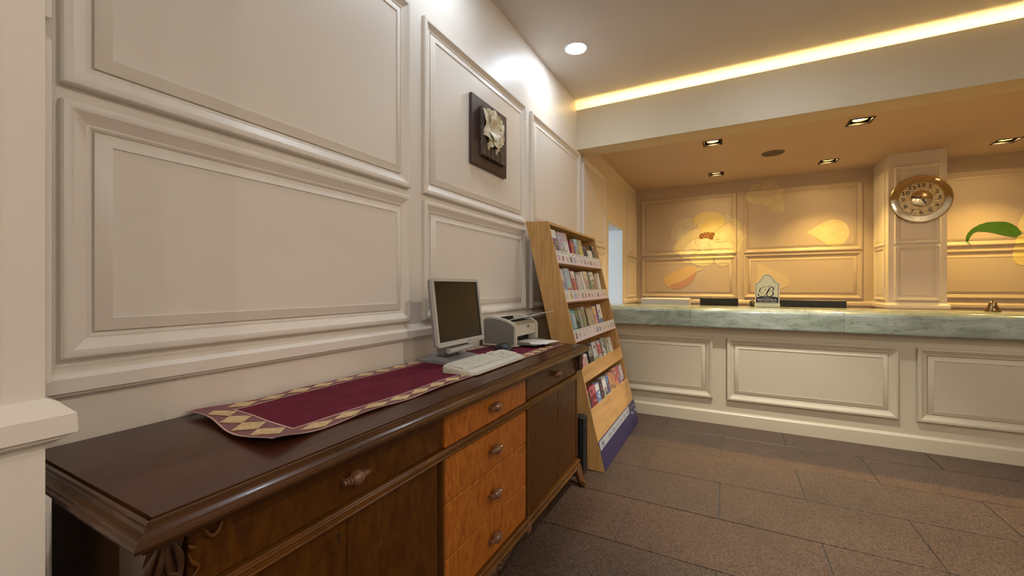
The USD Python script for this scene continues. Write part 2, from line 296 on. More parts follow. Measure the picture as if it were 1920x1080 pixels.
# back wall, column
BACKR = [(.092, 1.755, 1.496, 2.685), (.097, 1.079, 1.496, 1.712), (1.597, 1.752, 3.000, 2.682), (1.597, 1.079, 2.998, 1.726), (3.74, 1.755, 5.45, 2.672), (3.74, 1.10, 5.45, 1.70)]
wb = thing('wall_back', 'warm-lit panelled back wall behind the reception desk', 'wall', kind='structure')
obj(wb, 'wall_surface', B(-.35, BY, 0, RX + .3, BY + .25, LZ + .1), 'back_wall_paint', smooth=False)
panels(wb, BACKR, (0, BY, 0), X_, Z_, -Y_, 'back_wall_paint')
RB = [(d, z - .012) for d, z in RAIL]
obj(wb, 'chair_rail', run_profile(RB, [(0, BY), (3.12, BY)], [(0, -1)] * 2), 'back_wall_paint', smooth=25)
obj(wb, 'chair_rail', run_profile(RB, [(3.645, BY), (RX, BY)], [(0, -1)] * 2), 'back_wall_paint', smooth=25)
col = thing('panelled_column', 'square panelled column projecting from the back wall under the clock', 'column', kind='structure')
CX0, CX1, CY = 3.12, 3.642, 6.598
obj(col, 'shaft', B(CX0, CY, 0, CX1, BY, LZ), 'wall_paint', smooth=False)
panels(col, [(3.177, 1.765, 3.582, 2.70), (3.177, 1.079, 3.582, 1.735)], (0, CY, 0), X_, Z_, -Y_, 'wall_paint', .85)
panels(col, [(6.70, 1.765, 7.10, 2.69), (6.70, 1.079, 7.10, 1.735)], (CX0, 0, 0), Y_, Z_, -X_, 'wall_paint', .7)
panels(col, [(6.70, 1.765, 7.10, 2.69), (6.70, 1.079, 7.10, 1.735)], (CX1, 0, 0), Y_, Z_, X_, 'wall_paint', .7)
obj(col, 'chair_rail', run_profile([(d * .8, z - .012) for d, z in RAIL], [(CX0, BY), (CX0, CY), (CX1, CY), (CX1, BY)], [(-1, 0), (-1, -1), (1, -1), (1, 0)]), 'wall_paint', smooth=25)

# walls out of frame
wr = thing('wall_right', 'plain cream right wall beyond the picture edge', 'wall', kind='structure')
obj(wr, 'wall_surface', B(RX, FY, 0, RX + .25, BY + .25, CZ + .1), 'wall_paint', smooth=False)
wf = thing('wall_front', 'plain cream wall behind the camera', 'wall', kind='structure')
obj(wf, 'wall_surface', B(-.35, FY - .25, 0, RX + .25, FY, CZ + .1), 'wall_paint', smooth=False)

# ceilings and beam
ceil = thing('ceiling', 'plain painted main lobby ceiling with round downlights', 'ceiling', kind='structure')
obj(ceil, 'slab', B(-.35, FY - .2, CZ, RX + .25, 4.40, CZ + .12), 'ceiling_paint', smooth=False)
BF, BB, BZ0, BZ1 = 4.078, 4.335, 2.661, 3.070
beam = thing('ceiling_beam', 'cream dropped beam with glowing cove above the counter front', 'beam', kind='structure')
obj(beam, 'beam_body', place(prism(Polygon([(BF, BZ0), (BB, BZ0), (BB, 2.988), (BF + .018, 2.988), (BF + .018, BZ1), (BF, BZ1)]), RX), (0, 0, 0), Y_, Z_, X_), 'beam_paint', smooth=False)
obj(beam, 'cove_back', B(0, BB - .02, 2.9885, RX, BB, CZ), 'ceiling_paint', smooth=False)
cove = thing('cove_light', 'long warm yellow strip light hidden in the cove on top of the beam', 'light', loc=(2.8, BF + .09, 2.99))
obj(cove, 'channel', B(.02, BF + .060, 2.990, RX - .02, BF + .105, 3.004), 'trim_white')
obj(cove, 'light_strip', B(.03, BF + .066, 3.0045, RX - .03, BF + .099, 3.014), 'lamp_cove')

LX, LY = [1.233, 2.527, 4.112], [5.135, 6.580]
HS = .098
holes = [sbox(x - HS + .006, y - HS + .006, x + HS - .006, y + HS - .006) for x in LX for y in LY]
lc = thing('ceiling', 'lower ceiling above the reception desk with square downlights', 'ceiling', kind='structure')
sl = prism(sbox(-.3, BB - .01, RX + .2, BY + .2).difference(shapely.union_all(holes)), .22); sl.apply_translation([0, 0, LZ])
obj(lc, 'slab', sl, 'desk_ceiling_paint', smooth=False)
NAMES = {(0, 0): 'front left spotlight beside the beam', (0, 1): 'rear left spotlight near the back wall', (1, 0): 'front middle spotlight beside the beam', (1, 1): 'rear middle spotlight left of the clock column', (2, 0): 'front right spotlight just beyond the picture edge', (2, 1): 'rear right spotlight at the picture edge'}
lowers = {}
for i, x in enumerate(LX):
    for j, y in enumerate(LY):
        t = thing('recessed_spotlight', 'square black recessed ' + NAMES[(i, j)], 'spotlight', (x, y, LZ), group='square spotlights in the desk ceiling')
        fr = prism(sbox(x - HS, y - HS, x + HS, y + HS).difference(sbox(x - HS + .012, y - HS + .012, x + HS - .012, y + HS - .012)), .006); fr.apply_translation([0, 0, LZ - .006])
        obj(t, 'trim_frame', fr, 'housing_black', smooth=False)
        h = HS - .0125
        obj(t, 'housing', cat_(*[B(*b) for b in ((x - h, y - h, LZ - .003, x - h + .004, y + h, LZ + .075), (x + h - .004, y - h, LZ - .003, x + h, y + h, LZ + .075), (x - h, y - h, LZ - .003, x + h, y - h + .004, LZ + .075), (x - h, y + h - .004, LZ - .003, x + h, y + h, LZ + .075), (x - h, y - h, LZ + .075, x + h, y + h, LZ + .08))]), 'housing_black', smooth=False)
        lamp = lathe([(.022, .070), (.056, .020), (.060, .016), (.062, .020), (.028, .073)]); lamp.apply_translation([x, y, LZ])
        obj(t, 'lamp_body', lamp, 'reflector')
        d = trimesh.creation.cylinder(.052, .004, sections=28); d.apply_translation([x, y, LZ + .030]); obj(t, 'lens', d, 'lamp_spot')
        L = UsdLux.SphereLight.Define(stage, t + '/lamp_light'); L.CreateRadiusAttr(.035); L.AddTranslateOp().Set(Gf.Vec3d(0, 0, -.045)); L.CreateColorAttr(Gf.Vec3f(*SPOT)); L.CreateIntensityAttr(P_SPOT * (1.9 if j == 0 else 1.35)); L.CreateNormalizeAttr(False)
        sh = UsdLux.ShapingAPI.Apply(L.GetPrim()); sh.CreateShapingConeAngleAttr(50.0); sh.CreateShapingConeSoftnessAttr(1.0)
vent = thing('ceiling_vent', 'round grey ceiling diffuser between the square spotlights', 'vent', (1.865, 5.865, LZ))
for a, b in ((.122, .100), (.092, .074), (.066, .048), (.040, .022)):
    r = lathe([(b, -.004), ((a + b) / 2, -.010), (a, -.004), (a, .0), (b, .0)]); r.apply_translation([1.865, 5.865, LZ]); obj(vent, 'ring', r, 'vent_metal')
d = trimesh.creation.cylinder(.014, .008, sections=20); d.apply_translation([1.865, 5.865, LZ - .004]); obj(vent, 'hub', d, 'vent_metal')
d = trimesh.creation.cylinder(.118, .003, sections=36); d.apply_translation([1.865, 5.865, LZ - .0012]); obj(vent, 'backing', d, 'dark_void')
def downlight(x, y, label, mat, grp='round downlights in the lobby ceiling'):
    t = thing('round_downlight', label, 'downlight', (x, y, CZ), group=grp)
    r = lathe([(.076, 0), (.076, -.005), (.084, -.007), (.095, -.003), (.096, 0)]); r.apply_translation([x, y, CZ]); obj(t, 'trim_ring', r, 'trim_white')
    d = lathe([(.0755, -.002), (.0745, -.006), (.066, -.009), (.045, -.0115), (.02, -.0125), (0, -.013)], 36); d.apply_translation([x, y, CZ]); obj(t, 'diffuser', d, mat); return t
downlight(.317, 3.136, 'bright white round downlight in the main ceiling near the left wall', 'lamp_cool')
t = downlight(1.775, 3.16, 'white round downlight cut by the top edge of the picture', 'lamp_cool_soft')
L = UsdLux.SphereLight.Define(stage, t + '/lamp_light'); L.CreateRadiusAttr(.03); L.AddTranslateOp().Set(Gf.Vec3d(0, 0, -.05)); L.CreateColorAttr(Gf.Vec3f(1.0, .95, .84)); L.CreateIntensityAttr(P_DOWN); L.CreateNormalizeAttr(False)
sh = UsdLux.ShapingAPI.Apply(L.GetPrim()); sh.CreateShapingConeAngleAttr(33.0); sh.CreateShapingConeSoftnessAttr(0.8)
downlight(.317, 1.69, 'white round downlight near the left wall, above the top edge of the picture', 'lamp_cool')
for n_, (x, y) in enumerate([(3.2, .9), (4.6, -.9), (2.4, -2.6), (4.4, -3.2)]):  # unseen fill lamps, added to brighten the left wall and counter
    downlight(x, y, ['added warm fill lamp out of view right of the camera', 'added warm fill lamp behind the camera by the right wall', 'added warm fill lamp behind the camera nearer the left wall', 'added warm fill lamp farthest back in the lobby'][n_], 'lamp_fill')
# side room behind the doorway: an unseen glowing window there lights the reveal
sr = thing('side_room', 'small unseen room behind the doorway in the left wall', 'room', kind='structure')
obj(sr, 'shell', cat_(B(-2.4, 4.0, -.05, -.35, 7.3, 0), B(-2.4, 4.0, 2.5, -.35, 7.3, 2.55), B(-2.45, 4.0, 0, -2.4, 7.3, 2.5), B(-2.4, 7.3, 0, -.35, 7.35, 2.5), B(-2.4, 3.95, 0, -.35, 4.0, 2.5)), 'reveal_paint', smooth=False)
win = thing('window_1', 'glowing window pane out of view in the side room, lighting the doorway reveal', 'window', (-1.4, 4.02, 1.0), kind='structure')
obj(win, 'frame', cat_(B(-2.0, 4.0, .9, -.8, 4.03, .95), B(-2.0, 4.0, 2.05, -.8, 4.03, 2.1), B(-2.0, 4.0, .95, -1.95, 4.03, 2.05), B(-.85, 4.0, .95, -.8, 4.03, 2.05)), 'trim_white', smooth=False)
obj(win, 'pane', B(-1.95, 4.005, .95, -.85, 4.01, 2.05), 'unseen_pane_glow', smooth=False)

# ------------------------------------------------------------------ reception counter
ct = thing('reception_counter', 'long cream panelled reception counter under the green marble top', 'counter', (2.6, 4.3, 0))
obj(ct, 'body', B(.002, 4.2, 0, 5.0, 4.52, .878), 'counter_paint', smooth=False)
panels(ct, [(.09, .228, 1.263, .787), (1.378, .228, 2.547, .787), (2.655, .228, 3.83, .787), (3.94, .228, 4.90, .787)], (0, 4.2, 0), X_, Z_, -Y_, 'counter_paint')
obj(ct, 'baseboard', run_profile([(0, .118), (.006, .117), (.010, .108), (.016, .102), (.018, .094), (.018, 0)], [(.02, 4.2), (5.0, 4.2)], [(0, -1)] * 2), 'counter_paint', smooth=25)
dk = thing('reception_desk', 'low oak staff desk hidden behind the marble counter', 'desk', (2.5, 4.84, 0))
obj(dk, 'desk_top', B(.02, 4.525, .70, 5.0, 5.15, .735, .003), 'oak_front')
obj(dk, 'plinth', B(.02, 4.54, 0, 5.0, 5.05, .70), 'counter_paint', smooth=False)
tp = thing('marble_worktop', 'thick green marble worktop with rounded front edge in butted slabs along the counter', 'worktop', (2.6, 4.35, .878))
prof = [(4.60, .878), (4.60, 1.050), (4.594, 1.057)] + [(4.215 - .105 * math.sin(a), 1.012 + .045 * math.cos(a)) for a in np.linspace(0, math.pi / 2, 9)] + [(4.11, .892), (4.118, .880), (4.124, .878)]
def slab(x0, x1):
    m = prism(Polygon(prof), x1 - x0); return place(m, (x0, 0, 0), Y_, Z_, X_)
for a, b in ((.002, 1.082), (1.082, 2.202), (2.202, 3.33), (3.33, 4.45), (4.45, 5.0)): obj(tp, 'slab', slab(a + .0008, b - .0008), 'green_marble', smooth=40)

# counter sign
CT = 1.0575
sg = thing('counter_sign', 'cream and gold arched counter sign with script letter B and dark name band', 'sign', (1.705, 4.45, CT))
w, h0, h1 = .096, .225, .305
def arch(ins):
    ww = w - ins; p = [(-ww, ins + .030), (ww, ins + .030), (ww, h0 - ins * .6)]
    for x in np.linspace(.90, -.90, 37):
        q = np.clip((.90 - abs(x)) / .80, 0, 1); p.append((ww * x, h0 - ins * .6 + .002 + (h1 - h0 - ins * .4 - .002) * q * q * (3 - 2 * q)))
    p.append((-ww, h0 - ins * .6)); return Polygon(p)
SO = np.array([1.705, 4.45, CT]); SN = -Y_
sgp = lambda m, off=0.0: place(m, SO + SN * off, X_, Z_, SN)
obj(sg, 'stand', B(1.705 - .099, 4.425, CT, 1.705 + .099, 4.475, CT + .032, .003), 'gold_plate')
obj(sg, 'plate', sgp(prism(arch(0), .008)), 'gold_edge')
obj(sg, 'border_line', sgp(prism(arch(.008).difference(arch(.0115)), .0012), .008), 'sign_ink', smooth=False)
obj(sg, 'face', sgp(prism(arch(.0115), .0006), .008), 'gold_plate', smooth=False)
band = Polygon([(-.0845, .045), (.0845, .045), (.0845, .088)] + [(.0845 * math.cos(a), .088 + .013 * math.sin(a)) for a in np.linspace(0.05, math.pi - .05, 21)] + [(-.0845, .088)])
bd = obj(sg, 'name_band', sgp(prism(band, .0012), .0086), 'sign_ink', smooth=False)
tm = meshkit.text_mesh('BENIKEA', .0205, .0008, bold=False); tm.apply_translation([-(tm.bounds[0][0] + tm.bounds[1][0]) / 2, .060, 0]); tm.apply_scale([.150 / (tm.bounds[1][0] - tm.bounds[0][0]), 1, 1])
obj(bd, 'lettering', sgp(tm, .0098), 'sign_white', smooth=False)
for zz, wd, hh in ((.0505, .145, .0042), (.0875, .066, .0036)):
    ms = [prism(sbox(a, zz, a + rng.uniform(.003, .006), zz + hh), .0006) for a in np.arange(-wd / 2, wd / 2 - .004, .0085)]
    obj(bd, 'small_print', sgp(cat_(*ms), .0098), 'sign_white', smooth=False)
def ribbon(pts, wid, n=60):
    p = spline(pts, n); t = np.gradient(p, axis=0); t /= np.linalg.norm(t, axis=1, keepdims=True); nn = np.stack([-t[:, 1], t[:, 0]], 1)
    ww = np.interp(np.linspace(0, 1, n), np.linspace(0, 1, len(wid)), wid)[:, None]
    return Polygon(np.vstack([p + nn * ww, (p - nn * ww)[::-1]])).buffer(0)
s = .00083
bp = lambda P: [((x - 560) * s * .40, (845 - y) * s * .40 + .030) for x, y in P]
stem = ribbon(bp([(640, 390), (600, 450), (560, 530), (510, 600), (450, 630), (390, 625), (350, 605), (350, 585)]), [.003, .0055, .006, .0045, .0018, .0016, .002, .003])
swash = ribbon(bp([(480, 520), (430, 545), (390, 520), (380, 460), (430, 395), (520, 365), (620, 365), (690, 385), (715, 425), (690, 470), (630, 490)]), [.0008, .001, .0035, .0035, .0015, .0012, .0014, .003, .0048, .003, .0008])
lobe = ribbon(bp([(630, 490), (685, 500), (705, 550), (680, 600), (620, 630), (570, 625), (555, 600)]), [.0008, .002, .005, .005, .0025, .0018, .003])
dots = shapely.union_all([Point(*bp([(355, 585)])[0]).buffer(.006), Point(*bp([(558, 598)])[0]).buffer(.0055), Point(*bp([(515, 450)])[0]).buffer(.005), Point(*bp([(745, 362)])[0]).buffer(.0028)])
obj(sg, 'script_letter', sgp(prism(shapely.union_all([stem, swash, lobe, dots]), .0008), .0086), 'sign_ink', smooth=False)

# service bell
be = thing('service_bell', 'small brass service bell standing on the marble counter near the right edge', 'bell', (3.18, 4.5, CT))
m = lathe([(0, 0), (.043, 0), (.045, .004), (.043, .009), (.036, .012)]); m.apply_translation([3.18, 4.5, CT]); obj(be, 'base', m, 'bronze')
m = lathe([(.038, .012), (.037, .020), (.031, .032), (.025, .046), (.022, .060), (.0205, .070), (.014, .076), (0, .078)]); m.apply_translation([3.18, 4.5, CT]); obj(be, 'dome', m, 'bronze')
m = lathe([(0, .077), (.004, .077), (.004, .082), (.007, .084), (.007, .089), (0, .091)], 16); m.apply_translation([3.18, 4.5, CT]); obj(be, 'button', m, 'bronze')

# things standing on the inner worktop, only their tops show over the counter
WZ = .735
pw = thing('desk_printer', 'white rounded machine top showing behind the left end of the marble counter', 'printer', (.77, 4.80, WZ))
obj(pw, 'body', B(.525, 4.72, WZ, 1.02, 4.98, 1.04, .010), 'white_plastic'); obj(pw, 'lid', B(.525, 4.718, 1.04, 1.02, 4.98, 1.121, .010), 'white_plastic')
obj(pw, 'output_slot', B(.60, 4.712, .93, .95, 4.722, .97), 'black_matt')
def flat_monitor(x0, x1, y, ztop, label, zb):
    t = thing('desk_monitor', label, 'monitor', ((x0 + x1) / 2, y + .03, WZ)); c = (x0 + x1) / 2
    obj(t, 'case', B(x0, y, zb, x1, y + .035, ztop, .006), 'black_plastic'); obj(t, 'screen', B(x0 + .015, y + .035, zb + .015, x1 - .015, y + .0365, ztop - .015), 'screen_glass')
    obj(t, 'neck', B(c - .03, y + .005, WZ + .012, c + .03, y + .03, zb + .05, .004), 'black_plastic'); obj(t, 'foot', B(c - .11, y - .06, WZ, c + .11, y + .12, WZ + .014, .005), 'black_plastic')
flat_monitor(1.124, 1.478, 4.76, 1.1335, 'black monitor back showing over the counter left of the sign', .83)
flat_monitor(1.822, 2.345, 4.74, 1.122, 'wide black monitor back showing over the counter right of the sign', .80)
ph = thing('desk_telephone', 'black telephone handset tip showing just left of the counter sign', 'telephone', (1.60, 4.72, WZ))
obj(ph, 'body', B(1.57, 4.67, WZ, 1.80, 4.85, .93, .02), 'black_plastic'); obj(ph, 'cradle', B(1.575, 4.69, .93, 1.63, 4.83, 1.05, .01), 'black_plastic')
obj(ph, 'handset', tube(spline([(1.60, 4.70, 1.055), (1.60, 4.73, 1.085), (1.60, 4.77, 1.09), (1.60, 4.82, 1.075)], 14), [.022] * 14, 10), 'black_plastic')

# ------------------------------------------------------------------ wall decals conforming to the panelling
def wall_h(x, z):
    h = np.zeros_like(x)
    for r in BACKR:
        d = np.minimum(np.minimum(x - r[0], r[2] - x), np.minimum(z - r[1], r[3] - z)); h = np.maximum(h, np.where(d > 0, np.interp(d, PROF_D, PROF_H), 0))
    dz = (z > .972) & (z < 1.05); return np.where(dz, np.maximum(h, .03), h)
def conform(pts, layer=0, soft=True, cell=.013):
    from scipy.spatial import Delaunay
    if soft:
        p = np.array(pts + pts[:1]); p = spline(p, len(pts) * 6)[:-1]; poly = Polygon(p).buffer(0)
    else: poly = Polygon(pts).buffer(0)
    poly = max(getattr(poly, 'geoms', [poly]), key=lambda g: g.area)
    L = poly.exterior; bpts = np.array([L.interpolate(d).coords[0] for d in np.arange(0, L.length, cell * .7)])
    x0, z0, x1, z1 = poly.bounds; gx, gz = np.meshgrid(np.arange(x0, x1, cell), np.arange(z0, z1, cell)); g = np.stack([gx.ravel(), gz.ravel()], 1)
    g = g[shapely.contains_xy(poly.buffer(-cell * .4), g[:, 0], g[:, 1])]
    q = np.vstack([bpts, g]); d = Delaunay(q); c = q[d.simplices].mean(1); f = d.simplices[shapely.contains_xy(poly, c[:, 0], c[:, 1])]
    y = BY - wall_h(q[:, 0], q[:, 1]) - .0016 - layer * .0007
    v = np.stack([q[:, 0], y, q[:, 1]], 1); m = trimesh.Trimesh(v, f, process=False)
    if m.face_normals[:, 1].mean() > 0: m.invert()
    return m
D = {
 'back_left': [(0.589,2.02),(0.559,2.109),(0.589,2.223),(0.67,2.311),(0.776,2.339),(0.894,2.323),(0.927,2.243),(0.946,2.157),(0.816,2.108),(0.71,2.028),(0.643,1.989)],
 'back_right': [(1.311,2.339),(1.372,2.355),(1.444,2.308),(1.516,2.255),(1.557,2.198),(1.539,2.132),(1.444,2.097),(1.347,2.186)],
 'top': [(0.894,2.316),(0.946,2.383),(1.036,2.417),(1.137,2.423),(1.237,2.401),(1.311,2.339),(1.335,2.269),(1.311,2.188),(1.224,2.125),(1.15,2.088),(1.049,2.094),(0.972,2.155),(0.927,2.214)],
 'left': [(0.589,1.825),(0.616,1.903),(0.656,1.988),(0.736,2.07),(0.842,2.128),(0.972,2.155),(0.998,2.069),(0.985,2.013),(0.894,1.99),(0.816,1.923),(0.71,1.842),(0.656,1.801)],
 'right_outer': [(1.444,2.097),(1.516,2.12),(1.575,2.089),(1.592,2.021),(1.645,2.038),(1.61,1.952),(1.563,1.86),(1.504,1.754),(1.444,1.77),(1.432,1.934)],
 'right': [(1.2,2.071),(1.249,2.151),(1.323,2.187),(1.42,2.222),(1.444,2.179),(1.456,2.083),(1.432,1.934),(1.372,1.937),(1.274,1.929),(1.2,1.96),(1.175,2.003)],
 'low_left': [(0.723,1.827),(0.816,1.923),(0.894,1.99),(0.946,1.959),(0.978,1.859),(0.92,1.79),(0.816,1.737),(0.71,1.741),(0.683,1.785)],
 'low_mid': [(0.933,1.974),(0.985,2.013),(1.074,2.001),(1.15,1.976),(1.137,1.866),(1.099,1.811),(0.998,1.816),(0.978,1.859)],
 'low_right': [(1.15,1.976),(1.2,1.96),(1.274,1.929),(1.372,1.937),(1.432,1.921),(1.438,1.798),(1.396,1.745),(1.274,1.735),(1.162,1.781),(1.131,1.852)],
 'hang_left': [(0.736,1.74),(0.855,1.75),(0.855,1.665),(0.816,1.631),(0.763,1.639)],
 'hang_mid': [(0.842,1.765),(0.972,1.788),(1.099,1.784),(1.162,1.753),(1.187,1.669),(1.15,1.601),(1.049,1.568),(0.946,1.585),(0.881,1.622),(0.849,1.679)],
 'hang_right': [(1.175,1.739),(1.274,1.735),(1.396,1.731),(1.456,1.715),(1.438,1.634),(1.372,1.575),(1.298,1.556),(1.237,1.585),(1.2,1.655)]}
fm = thing('flower_decal', 'large pale yellow open flower decal on the left back wall panels', 'wall decal', (1.08, BY, 2.0))
obj(fm, 'petal', conform([(.62, 1.80), (.72, 2.02), (.9, 2.12), (1.1, 2.12), (1.35, 2.15), (1.45, 2.0), (1.47, 1.76), (1.3, 1.70), (.95, 1.70)], 0), 'decal_petal')
for n_, (k, l_, mt) in enumerate([('back_left', 0, 'decal_petal_pale'), ('back_right', 0, 'decal_petal_pale'), ('right_outer', 1, 'decal_petal_pale'), ('hang_left', 1, 'decal_petal_pale'), ('hang_mid', 2, 'decal_petal'), ('hang_right', 2, 'decal_petal_pale'), ('top', 2, 'decal_yellow'), ('left', 3, 'decal_petal'), ('right', 3, 'decal_petal'), ('low_left', 4, 'decal_petal_light'), ('low_right', 4, 'decal_petal_light'), ('low_mid', 5, 'decal_petal_light')]):
    obj(fm, 'petal', conform(D[k], l_), mt)
obj(fm, 'flower_heart', conform([(0.978,2.028),(0.998,2.076),(1.074,2.099),(1.15,2.095),(1.2,2.078),(1.187,2.03),(1.168,1.982),(1.124,1.999),(1.049,2.01),(0.998,1.999)], 6, cell=.008), 'decal_core', label='dark brown flower heart')
st = []
for k in range(46):
    a = rng.uniform(.985, 1.185); z = 2.035 + rng.uniform(-.02, .055); st.append(conform([(a - .006, z - .006), (a + .006, z - .006), (a + .006, z + .006), (a - .006, z + .006)], 7, False, .006))
obj(fm, 'stamens', cat_(*st), 'decal_stamen', kind='stuff')
for ln in ([(.985, 2.01), (.91, 2.01), (.87, 1.99), (.74, 1.93)], [(.92, 1.98), (.935, 1.91), (.985, 1.86), (.955, 1.81)], [(1.14, 1.97), (1.13, 1.90), (1.17, 1.86), (1.14, 1.82)], [(1.19, 2.08), (1.26, 2.15), (1.34, 2.20)], [(1.22, 1.95), (1.30, 1.93), (1.38, 1.96)], [(1.21, 1.98), (1.28, 1.985)], [(.93, 2.25), (.955, 2.20), (.87, 2.17), (.76, 2.14)]):
    obj(fm, 'petal_vein', conform([tuple(c) for c in np.array(ribbon(ln, [.0028, .0022, .001]).exterior.coords)[:-1]], 7, False, .01), 'decal_line')
bu = thing('bud_decal', 'pink and yellow flower bud decal below the large flower', 'wall decal', (.7, BY, 1.4))
obj(bu, 'bud', conform([(0.452,1.341),(0.479,1.413),(0.562,1.463),(0.683,1.512),(0.789,1.574),(0.881,1.579),(0.94,1.55),(0.946,1.493),(0.907,1.38),(0.855,1.31),(0.75,1.239),(0.629,1.21),(0.534,1.231),(0.472,1.275)], 3), 'decal_bud')
obj(bu, 'lower_petal', conform([(0.548,1.275),(0.656,1.311),(0.803,1.381),(0.907,1.465),(0.94,1.493),(0.907,1.38),(0.855,1.31),(0.75,1.239),(0.629,1.21),(0.562,1.231)], 4), 'decal_pink', label='pinkish lower bud petal')
obj(bu, 'tip', conform([(0.94,1.55),(0.998,1.555),(1.036,1.561),(1.029,1.527),(0.946,1.493)], 4), 'decal_faint')
for pts, lab, mt in (([(1.625,2.614),(1.663,2.707),(1.737,2.785),(1.865,2.791),(1.893,2.82),(2.009,2.81),(2.036,2.729),(2.097,2.681),(2.083,2.567),(2.115,2.397),(2.088,2.337),(2.009,2.339),(1.938,2.402),(1.829,2.465),(1.7,2.509),(1.644,2.536)], 'falling pale petal decal at the top, just under the desk ceiling', 'decal_petal_pale'),
                     ([(2.372,2.017),(2.422,2.054),(2.521,2.119),(2.618,2.172),(2.715,2.179),(2.809,2.128),(2.848,2.056),(2.856,1.958),(2.809,1.862),(2.746,1.809),(2.635,1.82),(2.537,1.896),(2.438,1.972)], 'bright oval petal decal on the panel left of the clock column', 'decal_petal'),
                     ([(1.756,1.55),(1.829,1.581),(1.92,1.525),(2.027,1.46),(2.123,1.406),(2.167,1.333),(2.132,1.25),(2.044,1.198),(2.027,1.18),(1.85,1.12),(1.76,1.2),(1.774,1.464)], 'faint petal decal partly hidden behind the counter sign', 'decal_faint')):
    t = thing('petal_decal', lab, 'wall decal', (pts[0][0], BY, pts[0][1]), group='falling petal decals on the back wall'); obj(t, 'petal', conform(pts, 1), mt)
lf = thing('leaf_decal', 'curved dark green leaf decal on the back wall right of the clock', 'wall decal', (4.2, BY, 1.9))
obj(lf, 'leaf', conform([(4.002,1.812),(4.0,1.864),(4.018,1.914),(4.055,1.963),(4.117,2.01),(4.189,2.034),(4.27,2.036),(4.339,2.03),(4.389,2.005),(4.438,1.96),(4.467,1.908),(4.476,1.879),(4.457,1.859),(4.428,1.84),(4.369,1.85),(4.3,1.876),(4.24,1.901),(4.169,1.92),(4.107,1.928),(4.071,1.911),(4.044,1.869),(4.024,1.818),(4.029,1.789),(4.05,1.744),(4.013,1.789)], 3, False), 'decal_leaf')
rp = thing('flower_decal', 'yellow flower decal cut by the right edge of the picture', 'wall decal', (4.7, BY, 1.9))
obj(rp, 'petal', conform([(4.496,2.16),(4.467,2.049),(4.447,1.973),(4.467,1.908),(4.505,1.892),(4.60,1.88),(4.75,1.95),(4.8,2.1),(4.7,2.25),(4.581,2.25)], 1), 'decal_petal')
obj(rp, 'petal', conform([(4.505,1.864),(4.457,1.852),(4.428,1.812),(4.428,1.741),(4.408,1.685),(4.408,1.586),(4.428,1.528),(4.505,1.498),(4.70,1.525),(4.85,1.801),(4.7,1.88)], 2), 'decal_yellow')

# ------------------------------------------------------------------ clock on the column
CC = np.array([3.404, CY, 2.284]); CN = -Y_
ck = thing('wall_clock', 'large round gold mirror-rimmed wall clock on the column', 'clock', tuple(CC))
cp = lambda m, off=0.0: place(m, CC + CN * off, X_, Z_, CN)
obj(ck, 'mount', cp(lathe([(0, 0), (.14, 0), (.14, .040), (0, .040)])), 'black_matt')
obj(ck, 'rim', cp(lathe([(.0, .036), (.272, .036), (.277, .039), (.275, .044), (.266, .047), (.203, .047), (.200, .049), (.198, .047), (0, .0465)], 64)), 'gold_mirror')
obj(ck, 'rim_edge', cp(lathe([(.274, .034), (.280, .036), (.281, .041), (.277, .046), (.274, .044)], 64)), 'brass')
obj(ck, 'dial', cp(lathe([(0, .0475), (.196, .0475), (.198, .0485), (0, .0487)], 64)), 'gold_dial')
obj(ck, 'dial_centre', cp(lathe([(.102, .0486), (.098, .052), (.07, .058), (.035, .0615), (0, .0625)], 48)), 'dial_dome')
for n_ in range(1, 13):
    a = math.radians(90 - 30 * n_); tm = meshkit.text_mesh(str(n_), .040, .0016, bold=True); c = tm.bounds.mean(0); tm.apply_translation([-c[0], -c[1], 0]); tm.apply_scale([1.15, 1, 1])
    tm.apply_translation([.160 * math.cos(a), .160 * math.sin(a), 0]); obj(ck, 'numeral', cp(tm, .0488), 'ink_black', smooth=False)
def hand(ang, L, wd, off):
    p = Polygon([(-.03, -wd * .5), (-.03, wd * .5), (0, wd), (L * .65, wd * .9), (L, 0), (L * .65, -wd * .9), (0, -wd)]); return cp(prism(affinity.rotate(p, 90 - ang, origin=(0, 0)), .0015), off)
obj(ck, 'minute_hand', hand(288, .112, .0055, .0655), 'ink_black', smooth=False); obj(ck, 'hour_hand', hand(146, .082, .0065, .0635), 'ink_black', smooth=False)
obj(ck, 'hub', cp(lathe([(.009, .062), (.009, .069), (0, .070)], 16)), 'brass')
for a in (0, 90, 180, 270):
    x, z = .238 * math.cos(math.radians(a)), .238 * math.sin(math.radians(a)); k = Polygon([(x + (.009 if q % 2 == 0 else .004) * math.cos(q * math.pi / 4), z + (.009 if q % 2 == 0 else .004) * math.sin(q * math.pi / 4)) for q in range(8)])
    obj(ck, 'rim_ornament', cp(prism(k, .001), .0472), 'brass' if a else 'brass', smooth=False)

